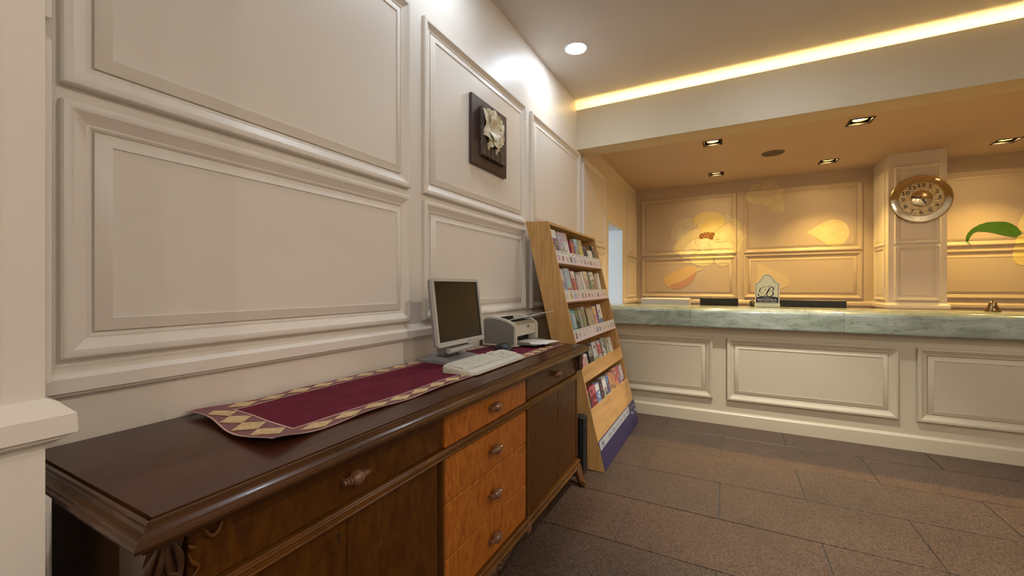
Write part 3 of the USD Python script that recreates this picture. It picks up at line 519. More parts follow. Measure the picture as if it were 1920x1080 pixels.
# ------------------------------------------------------------------ framed flower relief on the left wall
PO = np.array([FIELD[-1][1], 2.277, 2.2]); pf = lambda m, off=0.0: place(m, (PO[0] + off, 0, 0), Y_, Z_, X_)
pic = thing('flower_picture', 'square dark brown wall picture with a cream flower in relief', 'picture', tuple(PO))
obj(pic, 'board', B(PO[0], 2.060, 1.992, PO[0] + .022, 2.494, 2.412, .002), 'brown_board')
obj(pic, 'canvas', B(PO[0] + .022, 2.155, 2.06, PO[0] + .047, 2.44, 2.365, .002), 'canvas_brown')
FC = np.array([2.243, 2.238]); c0 = PO[0] + .047
def petal(ang, L, W, lift, curl, seed):
    ns, nt = 15, 13; s_, t_ = np.meshgrid(np.linspace(0, 1, ns), np.linspace(-1, 1, nt), indexing='ij')
    wid = W * np.sin(np.pi * np.clip(s_ * .80 + .10, 0, 1)) ** .75 * (1 + .05 * np.sin(9 * s_ + seed))
    u = L * s_ * (1 - .12 * t_ ** 2 * s_) + .006 * np.cos(5 * t_ + seed) * s_ ** 3; v_ = t_ * wid
    hgt = .004 + lift * np.sin(np.pi * .5 * s_) + curl * t_ ** 2 * s_ + .003 * np.sin(7 * t_ + seed * 2) * s_ ** 2 - .010 * s_ ** 4
    a = math.radians(ang); y = FC[0] + u * math.cos(a) - v_ * math.sin(a); z = FC[1] + u * math.sin(a) + v_ * math.cos(a)
    top = np.stack([c0 + hgt, y, z], -1).reshape(-1, 3); bot = top - [.0025, 0, 0]; n = len(top)
    i, j = np.meshgrid(np.arange(ns - 1), np.arange(nt - 1), indexing='ij'); q = np.stack([i * nt + j, (i + 1) * nt + j, (i + 1) * nt + j + 1, i * nt + j + 1], -1).reshape(-1, 4)
    rim = [k for k in range(nt)] + [k * nt + nt - 1 for k in range(1, ns)] + [(ns - 1) * nt + k for k in range(nt - 2, -1, -1)] + [k * nt for k in range(ns - 2, 0, -1)]
    side = [[rim[k], rim[(k + 1) % len(rim)], rim[(k + 1) % len(rim)] + n, rim[k] + n] for k in range(len(rim))]
    m = tri(np.vstack([top, bot]), np.vstack([q, q[:, ::-1] + n, side])); m.fix_normals(); return m
for n_, (a, L, W, li, cu) in enumerate([(140, .125, .050, .020, .012), (85, .105, .055, .026, .010), (35, .125, .055, .024, .010), (-12, .125, .050, .020, .012), (-55, .115, .048, .022, .010), (-105, .105, .045, .016, .012), (-155, .110, .050, .022, .010), (110, .070, .035, .030, .008), (0, .07, .035, .030, .008), (-85, .065, .038, .030, .008)]):
    obj(pic, 'petal', petal(a, L * 1.16, W * 1.2, li, cu, n_ * 1.7), 'petal_cream', smooth=60)
for (ya, za, yb, zb) in ((2.205, 2.13, 2.20, 2.075), (2.30, 2.125, 2.305, 2.072)):
    obj(pic, 'bud', tube(spline([(c0 + .004, ya + .002, za + .022), (c0 + .006, ya, za), (c0 + .004, ya - .001, za - .03)], 10), [.004, .008, .011, .012, .012, .011, .010, .008, .006, .003], 10), 'petal_cream', smooth=60)
for ya in (2.20, 2.245, 2.305, 2.36): obj(pic, 'stem', tube([(c0 + .001, ya, 2.062), (c0 + .001, ya + .003, 2.12), (c0 + .001, ya, 2.16)], .004, 8), 'stem_brown')

# ------------------------------------------------------------------ console / sideboard
cs = thing('sideboard', 'long dark walnut sideboard with burl drawers and carved corners along the left wall', 'sideboard', (.3, 1.43, 0))
TY0, TY1, TX, TZ = .283, 2.575, .602, .877
tprof = [(-.034, TZ), (-.033, TZ - .006), (-.029, TZ - .006), (-.028, TZ - .001), (-.023, TZ - .001), (-.022, TZ - .006), (-.019, TZ - .0065), (-.017, TZ - .012), (-.011, TZ - .016), (-.006, TZ - .0175), (-.005, TZ - .020), (-.001, TZ - .023), (.001, TZ - .028), (-.001, TZ - .034), (-.007, TZ - .038), (-.014, TZ - .040), (-.016, TZ - .046), (-.040, TZ - .048)]
tl = [[(.004, TY0 - d, z), (TX + d, TY0 - d, z), (TX + d, TY1 + d, z), (.004, TY1 + d, z)] for d, z in tprof[::-1]]
obj(cs, 'top_edge', loops(tl[:-1] + [tl[-1]], cap=False, cap_first=True), 'walnut_edge', smooth=20)
obj(cs, 'top_board', B(.005, TY0 + .0345, TZ - .03, TX - .0345, TY1 - .0345, TZ + .0003), 'walnut_top', smooth=False)
FX, FC_ = .530, .545
# carcass
obj(cs, 'carcass', cat_(B(.02, .335, .10, FX - .035, 2.535, .835)), 'walnut_carved', smooth=False)
SEC = [(.378, 1.100), (1.122, 1.752), (1.775, 2.492)]
def rail_path(z0, z1, out, y0, y1): return B(FX - .03, y0, z0, out, y1, z1, .004)
obj(cs, 'waist_moulding', cat_(B(FX - .03, .374, .673, FC_ + .005, 2.496, .700, .004), B(FX - .03, .374, .690, FC_ + .010, 2.496, .697, .003), B(FX - .03, .374, .674, FC_ + .012, 2.496, .681, .003)), 'walnut_frame')
obj(cs, 'frieze_rail', B(FX - .03, .372, .822, FC_ - .002, 2.498, .836, .003), 'walnut_frame')
def front(parent, nm, y0, y1, z0, z1, x, mat, label=None): return obj(parent, nm, B(FX - .033, y0, z0, x, y1, z1, .003), mat, label=label)
def knob(parent, y, z, x):
    half = [(0, -.052), (.005, -.052), (.007, -.049), (.007, -.046), (.004, -.0435), (.004, -.042), (.008, -.040), (.0095, -.0365), (.008, -.033), (.0055, -.0315), (.0055, -.0305), (.010, -.0295), (.0118, -.0265), (.010, -.0235), (.0065, -.0225), (.0065, -.0215), (.012, -.0205), (.0128, -.0185), (.012, -.0165), (.009, -.0155)]
    ball = [(.0205 * math.cos(q), .0185 * math.sin(q)) for q in np.linspace(-1.02, 1.02, 13)]
    half = [(r, -.0155 + (zz + .0155) * .70) for r, zz in half]; pr = half + ball + [(r, -zz) for r, zz in half[::-1]]
    m = lathe(pr, 24); m = place(m, (x + .021, y, z), Z_, X_, Y_); obj(parent, 'handle', m, 'walnut_knob')
    for s_ in (-.028, .028):
        q = trimesh.creation.cylinder(.005, .022, sections=12); q = place(q, (x + .010, y + s_, z), Y_, Z_, X_); obj(parent, 'handle_post', q, 'walnut_knob')
def keyhole(parent, y, z, x):
    m = place(prism(shapely.union_all([Point(0, .006).buffer(.0042), sbox(-.002, -.012, .002, .006)]), .001), (x + .0002, y, z), Y_, Z_, X_); obj(parent, 'keyhole', m, 'dark_void', smooth=False)
for n_, (y0, y1) in enumerate(SEC):
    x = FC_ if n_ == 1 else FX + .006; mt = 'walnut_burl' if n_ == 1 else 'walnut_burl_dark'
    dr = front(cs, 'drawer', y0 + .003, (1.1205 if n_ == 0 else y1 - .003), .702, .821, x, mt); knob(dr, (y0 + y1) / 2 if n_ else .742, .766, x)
    if n_ == 1:
        for z0, z1 in ((.513, .664), (.322, .510), (.160, .319)):
            dr = front(cs, 'drawer', y0 + .003, y1 - .003, z0, z1, x, mt); knob(dr, (y0 + y1) / 2, {.513: .595, .322: .417, .160: .240}[z0], x)
    else:
        ys = .730 if n_ == 0 else 2.186
        for a, b in ((y0 + .003, ys - .001), (ys + .001, y1 - .003)):
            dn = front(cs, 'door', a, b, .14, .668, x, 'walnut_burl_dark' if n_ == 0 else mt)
            if (n_ == 0 and b < .8): keyhole(dn, ys - .028, .628, x)
for y in (1.104, 1.758):
    obj(cs, 'stile', cat_(B(FX - .033, y + .006, .10, FC_ + .004, y + .014, .667, .003)), 'walnut_frame')
    obj(cs, 'stile_gap_shade', B(FX - .033, y - .003, .10, FX - .028, y + .018, .667), 'dark_void', smooth=False)  # near-black strip, shade inside the recess put into its colour
    pm = lathe([(0, -.055), (.009, -.050), (.016, -.036), (.018, -.022), (.014, -.008), (.010, 0), (.008, .03), (0, .03)], 18); pm.apply_translation([FC_ + .002, y + .010, .125]); obj(cs, 'drop_finial', pm, 'walnut_knob')
def bz(y):  # lower edge of the base moulding
    return .113
ys = np.linspace(.35, 2.52, 60); bv, bf = [], []
pb = [(FX - .05, .040), (FC_ + .004, .040), (FC_ + .012, .034), (FC_ + .012, .028), (FC_ + .006, .022), (FC_ + .006, .008), (FC_ + .016, .004), (FC_ + .016, 0), (FX - .05, 0)]
for y in ys: bv += [(a, y, bz(y) + b) for a, b in pb]
for i in range(len(ys) - 1):
    for j in range(len(pb)): k = (j + 1) % len(pb); bf.append([i * 9 + j, i * 9 + k, (i + 1) * 9 + k, (i + 1) * 9 + j])
m = tri(bv, bf); m.fix_normals(); obj(cs, 'base_moulding', m, 'walnut_frame', smooth=40)
# carved apron ornament under the middle drawers
ap = []
for s_ in (-1, 1):
    ap.append(tube(spline([(FC_, 1.437 + s_ * .01, .115), (FC_ + .008, 1.437 + s_ * .05, .085), (FC_ + .008, 1.437 + s_ * .09, .10), (FC_ + .006, 1.437 + s_ * .075, .118)], 24), np.linspace(.012, .005, 24), 8))
    ap.append(tube(spline([(FC_, 1.437 + s_ * .05, .118), (FC_ + .006, 1.437 + s_ * .12, .088), (FC_ + .004, 1.437 + s_ * .17, .118)], 20), np.linspace(.011, .004, 20), 8))
    for q in range(3): ap.append(sphere((FC_ + .006, 1.437 + s_ * (.02 + .045 * q), .098 - .004 * q), .011, 2, (.8, 1.3, 1)))
ap.append(sphere((FC_ + .006, 1.437, .085), .020, 2, (.8, 1, 1.3)))
obj(cs, 'apron_carving', cat_(*ap), 'walnut_carved', smooth=60)
# corner posts, corbels, legs
for near, yc in ((1, .336), (0, 2.524)):
    y0, y1 = yc - .026, yc + .026
    obj(cs, 'corner_post', cat_(B(FX - .06, y0, .12, FX - .004, y1, .70, .006), B(FX - .02, yc - .010, .16, FX + .004, yc + .010, .66, .004)), 'walnut_frame')
    pc = [(FX - .06, .836), (.566, .836), (.566, .818), (.556, .800), (.552, .775), (.556, .752), (.550, .730), (.542, .715), (.536, .695), (FX - .06, .690)]
    obj(cs, 'corbel', place(prism(Polygon(pc), y1 - y0), (0, y0, 0), X_, Z_, Y_), 'walnut_carved', smooth=40)
    lv = []
    for q, dy in enumerate((-.020, -.007, .008, .021)):
        w_ = .004 * math.sin(q * 2.1)
        lv.append(tube(spline([(.564, yc + dy * .5, .822), (.560, yc + dy + w_, .795), (.557, yc + dy * 1.2, .768), (.559, yc + dy * .9 - w_, .742), (.546, yc + dy * .5, .716)], 26), np.interp(np.linspace(0, 1, 26), [0, .3, .6, .85, 1], [.003, .007, .0045, .006, .002]), 8))
    th = np.linspace(0, 2.2 * 2 * np.pi, 60); sp = np.stack([.558 + .004 * np.cos(th), yc + (.004 + .0016 * th) * np.cos(th), .742 + (.004 + .0016 * th) * np.sin(th)], 1); lv.append(tube(sp, np.linspace(.006, .004, 60), 6, flat=[1.0, 0, 0]))
    obj(cs, 'corbel_leaf', cat_(*lv), 'walnut_carved', smooth=60)
    lg = tube(spline([(FX - .03, yc - (.01 if not near else -.01), .14), (FX - .005, yc, .10), (.555, yc - .02 * (1 - 2 * near), .055), (.572, yc - .03 * (1 - 2 * near), .022), (.585, yc - .04 * (1 - 2 * near), .016)], 28), np.interp(np.linspace(0, 1, 28), [0, .35, .75, 1], [.040, .032, .024, .020]), 14)
    lg = cat_(lg, sphere((.582, yc - .038 * (1 - 2 * near), .020), .020, 3, (1.1, 1, 1)), sphere((.592, yc - .046 * (1 - 2 * near), .030), .012, 2))
    obj(cs, 'leg', lg, 'walnut_frame', smooth=60)
    obj(cs, 'leg', B(.03, yc - .022, 0, .075, yc + .022, .12, .004), 'walnut_frame')
    s_ = 1 if near else -1; ref = (lambda y: y) if near else (lambda y: 2.868 - y)
    xs = FX + .0105
    sc = [[(.378,.806),(.383,.808),(.394,.812),(.404,.806),(.411,.795),(.419,.786),(.427,.789),(.433,.798),(.436,.810),(.431,.820),(.422,.822),(.418,.815)], [(.380,.775),(.383,.762),(.389,.752),(.395,.745),(.393,.736),(.386,.731)], [(.380,.79),(.386,.782),(.394,.780)]]
    if True:
        obj(cs, 'scroll_carving', cat_(*[tube(spline([(xs, ref(a), b) for a, b in c], 40), np.interp(np.linspace(0, 1, 40), [0, .5, 1], [.002, .0048, .0025]), 8) for c in sc]), 'walnut_carved' if not near else 'walnut_frame', smooth=60)

# ------------------------------------------------------------------ table runner
RZ = TZ + .0022
rx0, rx1, ry0, ry1 = .020, .462, .590, 2.470
def cloth_z(x, y):
    u = np.clip((y - ry0) / .10, 0, 1); e = np.minimum(np.minimum(x - rx0, rx1 - x), np.minimum(y - ry0, ry1 - y))
    n = meshkit.noise(np.stack([x * 9, y * 7, x * 0], -1), 3); h = .0005 + .004 * np.clip(n - .35, 0, 1) * np.clip(1.9 - y, 0, 1) ** .5
    edge = np.exp(-e / .03) * (.004 * (1 + np.sin(y * 21 + x * 17)) * np.clip((1.5 - y), 0, 1)); lift = np.exp(-((y - ry0) / .07) ** 2) * (.005 + .007 * np.clip((x - .25) / .2, 0, 1) ** 2)
    return RZ + h + edge + lift
def cloth_xy(a, b):  # border coordinate to slightly wavy outline
    return a + .004 * np.sin(b * 13.0) * np.clip((a - .2) / .2, -1, 1), b - .05 * 0 + .012 * np.sin(a * 14) * np.exp(-((b - ry0) / .12) ** 2) + (.18 * (rx1 - a) - .04) * np.exp(-((b - ry0) / .25) ** 2) * .35
def cloth_patch(poly, dz, cell=.012, th=.0012):
    from scipy.spatial import Delaunay
    ms = []
    for g in getattr(poly, 'geoms', [poly]):
        rings = [g.exterior] + list(g.interiors); bp_ = np.vstack([np.array([L.interpolate(d).coords[0] for d in np.linspace(0, L.length, max(8, int(L.length / cell)), endpoint=False)] + list(L.coords)[:-1]) for L in rings])
        x0, y0, x1, y1 = g.bounds; gx, gy = np.meshgrid(np.arange(x0, x1, cell), np.arange(y0, y1, cell)); q = np.stack([gx.ravel(), gy.ravel()], 1); q = q[shapely.contains_xy(g.buffer(-cell * .3), q[:, 0], q[:, 1])]
        q = np.unique(np.round(np.vstack([bp_, q]), 6), axis=0); d = Delaunay(q); c = q[d.simplices].mean(1); f = d.simplices[shapely.contains_xy(g, c[:, 0], c[:, 1])]
        X, Y = cloth_xy(q[:, 0], q[:, 1]); z = cloth_z(q[:, 0], q[:, 1]) + dz; v = np.stack([X, Y, z], 1); m = trimesh.Trimesh(v, f, process=False)
        if m.face_normals[:, 2].mean() < 0: m.invert()
        ms.append(m); lo = m.copy(); lo.vertices[:, 2] -= th; lo.invert(); ms.append(lo)
    return cat_(*ms)
rn = thing('table_runner', 'burgundy velvet table runner with gold diamond border on the sideboard top', 'table runner', (.24, 1.5, RZ))
out_, b1, b2, b3 = sbox(rx0, ry0, rx1, ry1), sbox(rx0 + .005, ry0 + .005, rx1 - .005, ry1 - .005), sbox(rx0 + .062, ry0 + .095, rx1 - .062, ry1 - .095), sbox(rx0 + .068, ry0 + .101, rx1 - .068, ry1 - .101)
obj(rn, 'field', cloth_patch(b3, .0008, .014), 'velvet', smooth=60)
obj(rn, 'border', cloth_patch(b1.difference(b2), .0008, .007), 'mauve_satin', smooth=60, label='mauve satin border band')
obj(rn, 'edge_cord', cloth_patch(out_.difference(b1), .0012, .005), 'pink_cord', smooth=60); obj(rn, 'edge_cord', cloth_patch(b2.difference(b3), .0018, .005), 'pink_cord', smooth=60)
def dia(x, y, along):
    a, b = (.049, .0265) if along == 'y' else (.043, .0435); return Polygon([(x - b, y), (x, y - a), (x + b, y), (x, y + a)])
cy = .0335
for k in range(17):
    y = ry0 + .144 + .0995 * k
    for x in (rx0 + cy, rx1 - cy): obj(rn, 'diamond_motif', cloth_patch(dia(x, y, 'y'), .0026, .006, .0014), 'gold_brocade', smooth=60)
for k in range(4):
    x = rx0 + .0885 + .0885 * k
    for y in (ry0 + .050, ry1 - .050): obj(rn, 'diamond_motif', cloth_patch(dia(x, y, 'x'), .0026, .006, .0014), 'gold_brocade', smooth=60)

# ------------------------------------------------------------------ computer, keyboard, mouse, printer
IZ = RZ + .0035
mo = thing('computer_monitor', 'silver flat computer monitor with dark blank screen on the sideboard', 'monitor', (.19, 1.68, IZ))
tilt = math.radians(7.2); c_, s_ = math.cos(tilt), math.sin(tilt); MU, MV, MN = Y_, np.array([-s_, 0, c_]), np.array([c_, 0, s_]); MO = np.array([.243, 1.475, .972]); mw, mh = .390, .318
mp = lambda m, off=0.0: place(m, MO + MN * off, MU, MV, MN)
rr = lambda x0, y0, x1, y1, r: sbox(x0 + r, y0 + r, x1 - r, y1 - r).buffer(r)
obj(mo, 'back_case', mp(prism(rr(.004, .004, mw - .004, mh - .004, .01), .016), -.028), 'dark_silver'); obj(mo, 'back_bulge', mp(prism(rr(.06, .05, mw - .06, mh - .05, .02), .022), -.049), 'dark_silver')
obj(mo, 'bezel', mp(prism(rr(0, 0, mw, mh, .010).difference(sbox(.014, .022, mw - .014, mh - .014)), .016), -.014), 'silver_plastic')
obj(mo, 'screen', mp(prism(sbox(.013, .021, mw - .013, mh - .013), .008), -.013), 'screen_glass')
for k in range(5): obj(mo, 'button', mp(prism(rr(.235 + .022 * k, .006, .247 + .022 * k, .012, .002), .002), .002), 'dark_silver')
obj(mo, 'bezel_trim', mp(prism(sbox(.013, .020, mw - .013, mh - .012).difference(sbox(.016, .023, mw - .016, mh - .015)), .001), -.005), 'black_plastic', smooth=False)
pts = []
base = Polygon([(.06, 1.56), (.285, 1.55), (.298, 1.57), (.288, 1.80), (.26, 1.83), (.06, 1.81)])
bm = prism(base, .012); bm.apply_translation([0, 0, IZ]); obj(mo, 'base', bm, 'dark_silver')
wedge = trimesh.convex.convex_hull(np.array([(.075, 1.575, IZ + .012), (.275, 1.565, IZ + .012), (.275, 1.81, IZ + .012), (.075, 1.80, IZ + .012), (.10, 1.59, IZ + .030), (.20, 1.585, IZ + .026), (.20, 1.79, IZ + .026), (.10, 1.785, IZ + .030)])); obj(mo, 'base', wedge, 'dark_silver')
obj(mo, 'neck', place(prism(rr(1.615, IZ + .02, 1.735, 1.10, .012), .035), (.135, 0, 0), Y_, Z_, X_), 'dark_silver')
hg = trimesh.creation.cylinder(.014, .19, sections=20); obj(mo, 'hinge', place(hg, (.222, 1.675, IZ + .062), Z_, X_, Y_), 'silver_plastic')
obj(mo, 'neck', trimesh.convex.convex_hull(np.array([(.13, 1.61, IZ + .03), (.13, 1.74, IZ + .03), (.235, 1.60, IZ + .06), (.235, 1.75, IZ + .06), (.215, 1.60, IZ + .085), (.215, 1.75, IZ + .085), (.13, 1.61, IZ + .08), (.13, 1.74, IZ + .08)])), 'dark_silver')

KL, KW = .515, .156
kb = thing('keyboard', 'off-white computer keyboard lying in front of the monitor', 'keyboard', (.312, 1.412, IZ), rotz=0.4)
# local: u along +y (left to right), v along +x (back to front)
def kz(v): return .030 - .019 * v / KW
def kbp(poly, z0f, z1f, mat, nm, par=kb, b=0):
    m = prism(poly, 1.0); v = m.vertices; out = np.stack([v[:, 1], v[:, 0], np.where(v[:, 2] < .5, z0f(v[:, 1]), z1f(v[:, 1]))], 1)
    mm = trimesh.Trimesh(out, m.faces[:, ::-1], process=False); mm.fix_normals(); return obj(par, nm, mm, mat, local=True)
outline = Polygon([(0, .01), (.01, 0), (KL - .01, 0), (KL, .01)] + [(KL - .003, KW * .5), (KL - .012, KW * .78), (KL - .03, KW - .008), (KL - .05, KW), (.03, KW), (.006, KW - .02)]).buffer(.004).simplify(.0005)
kbp(outline, lambda v: v * 0, lambda v: kz(v) - .006, 'cream_plastic', 'case'); kbp(outline.buffer(-.004), lambda v: kz(v) - .007, lambda v: kz(v), 'white_plastic', 'top_cover')
U1, U2 = .355, .420
rowv = [.006, .0255, .0418, .0581, .0744, .0907]; lay = [[.019] * 15] + [[.0185] * 15, [.0275] + [.0185] * 12 + [.028], [.033] + [.0185] * 11 + [.041], [.042] + [.0185] * 10 + [.051], [.026, .022, .022, .11, .022, .022, .026, .0275]]
for r_, v0 in enumerate(rowv):
    u = .014
    for wk in lay[r_]:
        wk *= 1.072; kbp(sbox(u + .0012, v0 + .0012, u + wk - .0012, v0 + .0150).buffer(0), lambda v: kz(v) - .001, lambda v: kz(v) + .007, 'key_plastic', 'key'); u += wk
    for g in range(3): kbp(sbox(U1 + .0192 * g, v0 + .001, U1 + .0178 + .0192 * g, v0 + .0150), lambda v: kz(v) - .001, lambda v: kz(v) + .007, 'key_plastic', 'key') if r_ not in (3,) else None
    if r_: 
        for g in range(4): kbp(sbox(U2 + .0192 * g, v0 + .001, U2 + .0178 + .0192 * g, v0 + .0150), lambda v: kz(v) - .001, lambda v: kz(v) + .007, 'key_plastic', 'key')
kbp(sbox(.02, .1105, KL - .03, .1130), lambda v: kz(v) - .001, lambda v: kz(v) + .0006, 'grey_plastic', 'rest_groove')

ms = thing('computer_mouse', 'black computer mouse between the keyboard and the printer', 'mouse', (.225, 2.10, IZ))
m = trimesh.creation.icosphere(3); v = m.vertices * [.052, .036, .034]; v[:, 2] = np.where(v[:, 2] < 0, 0, v[:, 2] * (1 - .25 * np.clip(v[:, 0] / .052, 0, 1))); m.vertices = v * [1.15, 1.2, 1.15] + [.235, 2.095, IZ]; obj(ms, 'shell', m, 'black_plastic', smooth=60)
obj(ms, 'wheel', place(trimesh.creation.cylinder(.008, .006, sections=16), (.252, 2.10, IZ + .026), X_, Z_, Y_), 'grey_plastic')
obj(ms, 'cable', tube(spline([(.19, 2.10, IZ + .008), (.14, 2.07, IZ + .004), (.11, 2.00, IZ + .004), (.13, 1.93, IZ + .012), (.09, 1.88, IZ + .004), (.04, 1.85, IZ + .004)], 40), .0024, 6), 'black_plastic')

PZ = IZ; py0, py1, px0, px1 = 2.186, 2.508, .034, .266
pn = thing('laser_printer', 'grey and cream desktop laser printer at the far end of the sideboard', 'printer', (.15, 2.31, PZ))
side = [(px0, PZ + .004), (px0, PZ + .160), (px0 + .012, PZ + .178), (px0 + .05, PZ + .184), (px0 + .10, PZ + .180), (px0 + .155, PZ + .168), (px0 + .20, PZ + .151), (px0 + .224, PZ + .136), (px1, PZ + .120), (px1, PZ + .004)]
for ya, yb in ((py0, py0 + .022), (py1 - .022, py1)): obj(pn, 'side_cheek', place(prism(Polygon(side), yb - ya), (0, ya, 0), X_, Z_, Y_), 'cream_plastic', smooth=35)
inset = Polygon(side).buffer(-.012); obj(pn, 'side_panel', place(prism(inset, .003), (0, py0 - .002, 0), X_, Z_, Y_), 'grey_plastic', label='grey flat side panel', smooth=30)
obj(pn, 'body', cat_(B(px0 + .004, py0 + .02, PZ + .06, px1 - .03, py1 - .02, PZ + .150), B(px0 + .004, py0 + .02, PZ + .150, px0 + .07, py1 - .02, PZ + .174, .006)), 'cream_plastic')
obj(pn, 'output_recess', B(px0 + .07, py0 + .045, PZ + .1495, px0 + .16, py1 - .045, PZ + .1515), 'black_matt', smooth=False)
obj(pn, 'recess_wall', B(px0 + .068, py0 + .045, PZ + .150, px0 + .0715, py1 - .045, PZ + .172), 'black_matt', smooth=False)
obj(pn, 'output_flap', place(prism(sbox(py0 + .030, 0, py1 - .03, .125), .005), (px0 + .150, 0, PZ + .152), Y_, np.array([.86, 0, .22]) / np.hypot(.86, .22), np.array([-.22, 0, .86]) / np.hypot(.86, .22)), 'white_plastic', smooth=False)
obj(pn, 'output_flap', place(prism(sbox(py1 - .13, .10, py1 + .085, .17), .004), (px0 + .150, 0, PZ + .160), Y_, np.array([.86, 0, .20]) / np.hypot(.86, .2), np.array([-.2, 0, .86]) / np.hypot(.86, .2)), 'white_plastic', smooth=False)
obj(pn, 'front_door', B(px1 - .032, py0 + .024, PZ + .062, px1 - .004, py1 - .024, PZ + .132, .004), 'cream_plastic'); obj(pn, 'badge', B(px1 - .0045, py0 + .165, PZ + .108, px1 - .0035, py0 + .20, PZ + .122), 'grey_plastic', smooth=False)
obj(pn, 'feed_slot', B(px0 + .02, py0 + .022, PZ + .006, px1 - .06, py1 - .022, PZ + .060), 'black_matt', smooth=False); obj(pn, 'foot_rail', cat_(B(px1 - .06, py0 + .022, PZ + .002, px1 - .002, py1 - .022, PZ + .012)), 'cream_plastic')
obj(pn, 'feed_tray', cat_(B(px1 - .06, py0 + .05, PZ + .012, px1 + .11, py1 - .05, PZ + .017, .002), B(px1 - .05, py0 + .045, PZ + .012, px1 + .07, py0 + .052, PZ + .030, .002), B(px1 - .05, py1 - .052, PZ + .012, px1 + .07, py1 - .045, PZ + .030, .002)), 'grey_plastic')
pp = thing('paper_sheets', 'white paper sheets lying in the printer front tray', 'paper', (px1 + .06, 2.35, PZ + .0190))
for k, (dx, dy, a) in enumerate(((0, 0, 0), (.02, .012, 5), (.032, .03, -7))):
    m = trimesh.creation.box([.20, .185, .001]); m.apply_transform(trimesh.transformations.rotation_matrix(math.radians(a), [0, 0, 1])); m.apply_translation([px1 + .035 + dx, 2.340 + dy, PZ + .0200 + .0013 * k]); obj(pp, 'sheet', m, 'paper', smooth=False)
tw = thing('computer_tower', 'slim black computer tower standing between the sideboard end and the rack', 'computer', (.33, 2.655, 0))
obj(tw, 'case', B(.13, 2.61, .012, .535, 2.70, .385, .006), 'black_plastic'); obj(tw, 'front_bezel', B(.535, 2.613, .016, .548, 2.697, .382, .004), 'black_matt')
for x in (.16, .50): obj(tw, 'foot', B(x, 2.615, 0, x + .02, 2.695, .0125), 'black_matt')
for k in range(2): obj(tw, 'drive_bay', B(.548, 2.622, .30 - .05 * k, .550, 2.688, .335 - .05 * k, .0005), 'black_plastic')

# ------------------------------------------------------------------ brochure rack
K = .240; RA = math.degrees(math.atan(K)); ry_0, ry_1 = 2.735, 3.900; X0 = .655
ck_, sk_ = math.cos(math.atan(K)), math.sin(math.atan(K)); RV = np.array([-sk_, 0, ck_]); RN = np.array([ck_, 0, sk_])
fx = lambda z: X0 - K * z
rk = thing('brochure_rack', 'tall leaning oak brochure rack between the sideboard and the counter', 'rack', (.45, 3.26, 0))
sidep = Polygon([(fx(0), 0), (fx(1.718), 1.718), (fx(1.718) - .178, 1.728), (fx(0) - .178, 0)])
for y in (ry_0, ry_1 - .018): obj(rk, 'side_panel', place(prism(sidep, .018), (0, y, 0), X_, Z_, Y_), 'oak_veneer', smooth=False)
rp_ = lambda z0, z1, d0, d1, ya=ry_0 + .018, yb=ry_1 - .018: place(prism(sbox(ya, z0 / ck_, yb, z1 / ck_), d1 - d0), np.array([X0, 0, 0]) + RN * (-d1), Y_, RV, RN)
obj(rk, 'back_panel', rp_(.01, 1.70, .150, .160), 'oak_veneer', smooth=False)
obj(rk, 'top_panel', rp_(1.700, 1.718, .001, .165), 'oak_front', smooth=False)
LIPS = [(1.417, 1.512), (1.138, 1.222), (.858, .941), (.582, .682)]
FLR = [1.425, 1.145, .866, .590, .290]
def flatbox(y0, y1, z0, z1, xb, xf): # world-axis shelf board
    return B(xb, y0, z0, xf, y1, z1)
for z in FLR: obj(rk, 'shelf', rp_(z - .014, z, .0145, .1495), 'oak_front', smooth=False)
for n_, (a, b) in enumerate(LIPS):
    if n_ < 3:
        st_ = obj(rk, 'label_strip', rp_(a, b, .0, .004, ry_0 + .012, ry_1 - .006), 'print_palepink' if False else 'print_white', smooth=False, label='white shelf strip printed with small coloured brochure pictures')
        obj(st_, 'strip_edge', rp_(a, a + .012, -.001, .0005, ry_0 + .012, ry_1 - .006), 'print_palepink', smooth=False)
        for k in range(13):
            y = ry_0 + .045 + .086 * k; c = rng.choice(['grey', 'brown', 'lilac', 'tan', 'lightgrey', 'rose', 'sky', 'lilac', 'olive', 'palepink', 'dark'])
            obj(st_, 'printed_picture', rp_(a + .024, a + .050 + rng.uniform(0, .012), -.001, .0005, y, y + .024), 'print_' + c, smooth=False)
            obj(st_, 'printed_caption', rp_(b - .016, b - .009, -.001, .0005, y - .006, y + .034), 'print_' + rng.choice(['lilac', 'grey', 'rose', 'grey', 'lightgrey']), smooth=False)
            obj(st_, 'printed_patch', rp_(a + .018, a + .060, -.0005, .0005, y - .012, y + .052), 'print_' + rng.choice(['palepink', 'lilac', 'white', 'palepink', 'cream']), smooth=False)
    else: obj(rk, 'shelf_lip', rp_(a, b, 0, .012), 'oak_front', smooth=False)
obj(rk, 'kick_panel', rp_(.004, .398, 0, .014), 'oak_front', smooth=False)
po = thing('rack_poster', 'dark purple poster with pale lettered band on the foot of the rack', 'poster', (.65, 3.26, .1))
pq = lambda z0, z1, off, y0=ry_0 + .004, y1=ry_1 + .01: None
def quad(pts, off, th=.0012):
    return place(prism(Polygon([(y, z / ck_) for y, z in pts]), th), np.array([X0, 0, 0]) + RN * off, Y_, RV, RN)
zn = lambda t, zn_, zf: zn_ + (zf - zn_) * t
ya, yb = ry_0 + .004, ry_1 + .012
P4 = lambda n0, f0, n1, f1, t0=0.0, t1=1.0: [(ya + (yb - ya) * t0, zn(t0, n0, f0)), (ya + (yb - ya) * t1, zn(t1, n0, f0)), (ya + (yb - ya) * t1, zn(t1, n1, f1)), (ya + (yb - ya) * t0, zn(t0, n1, f1))]
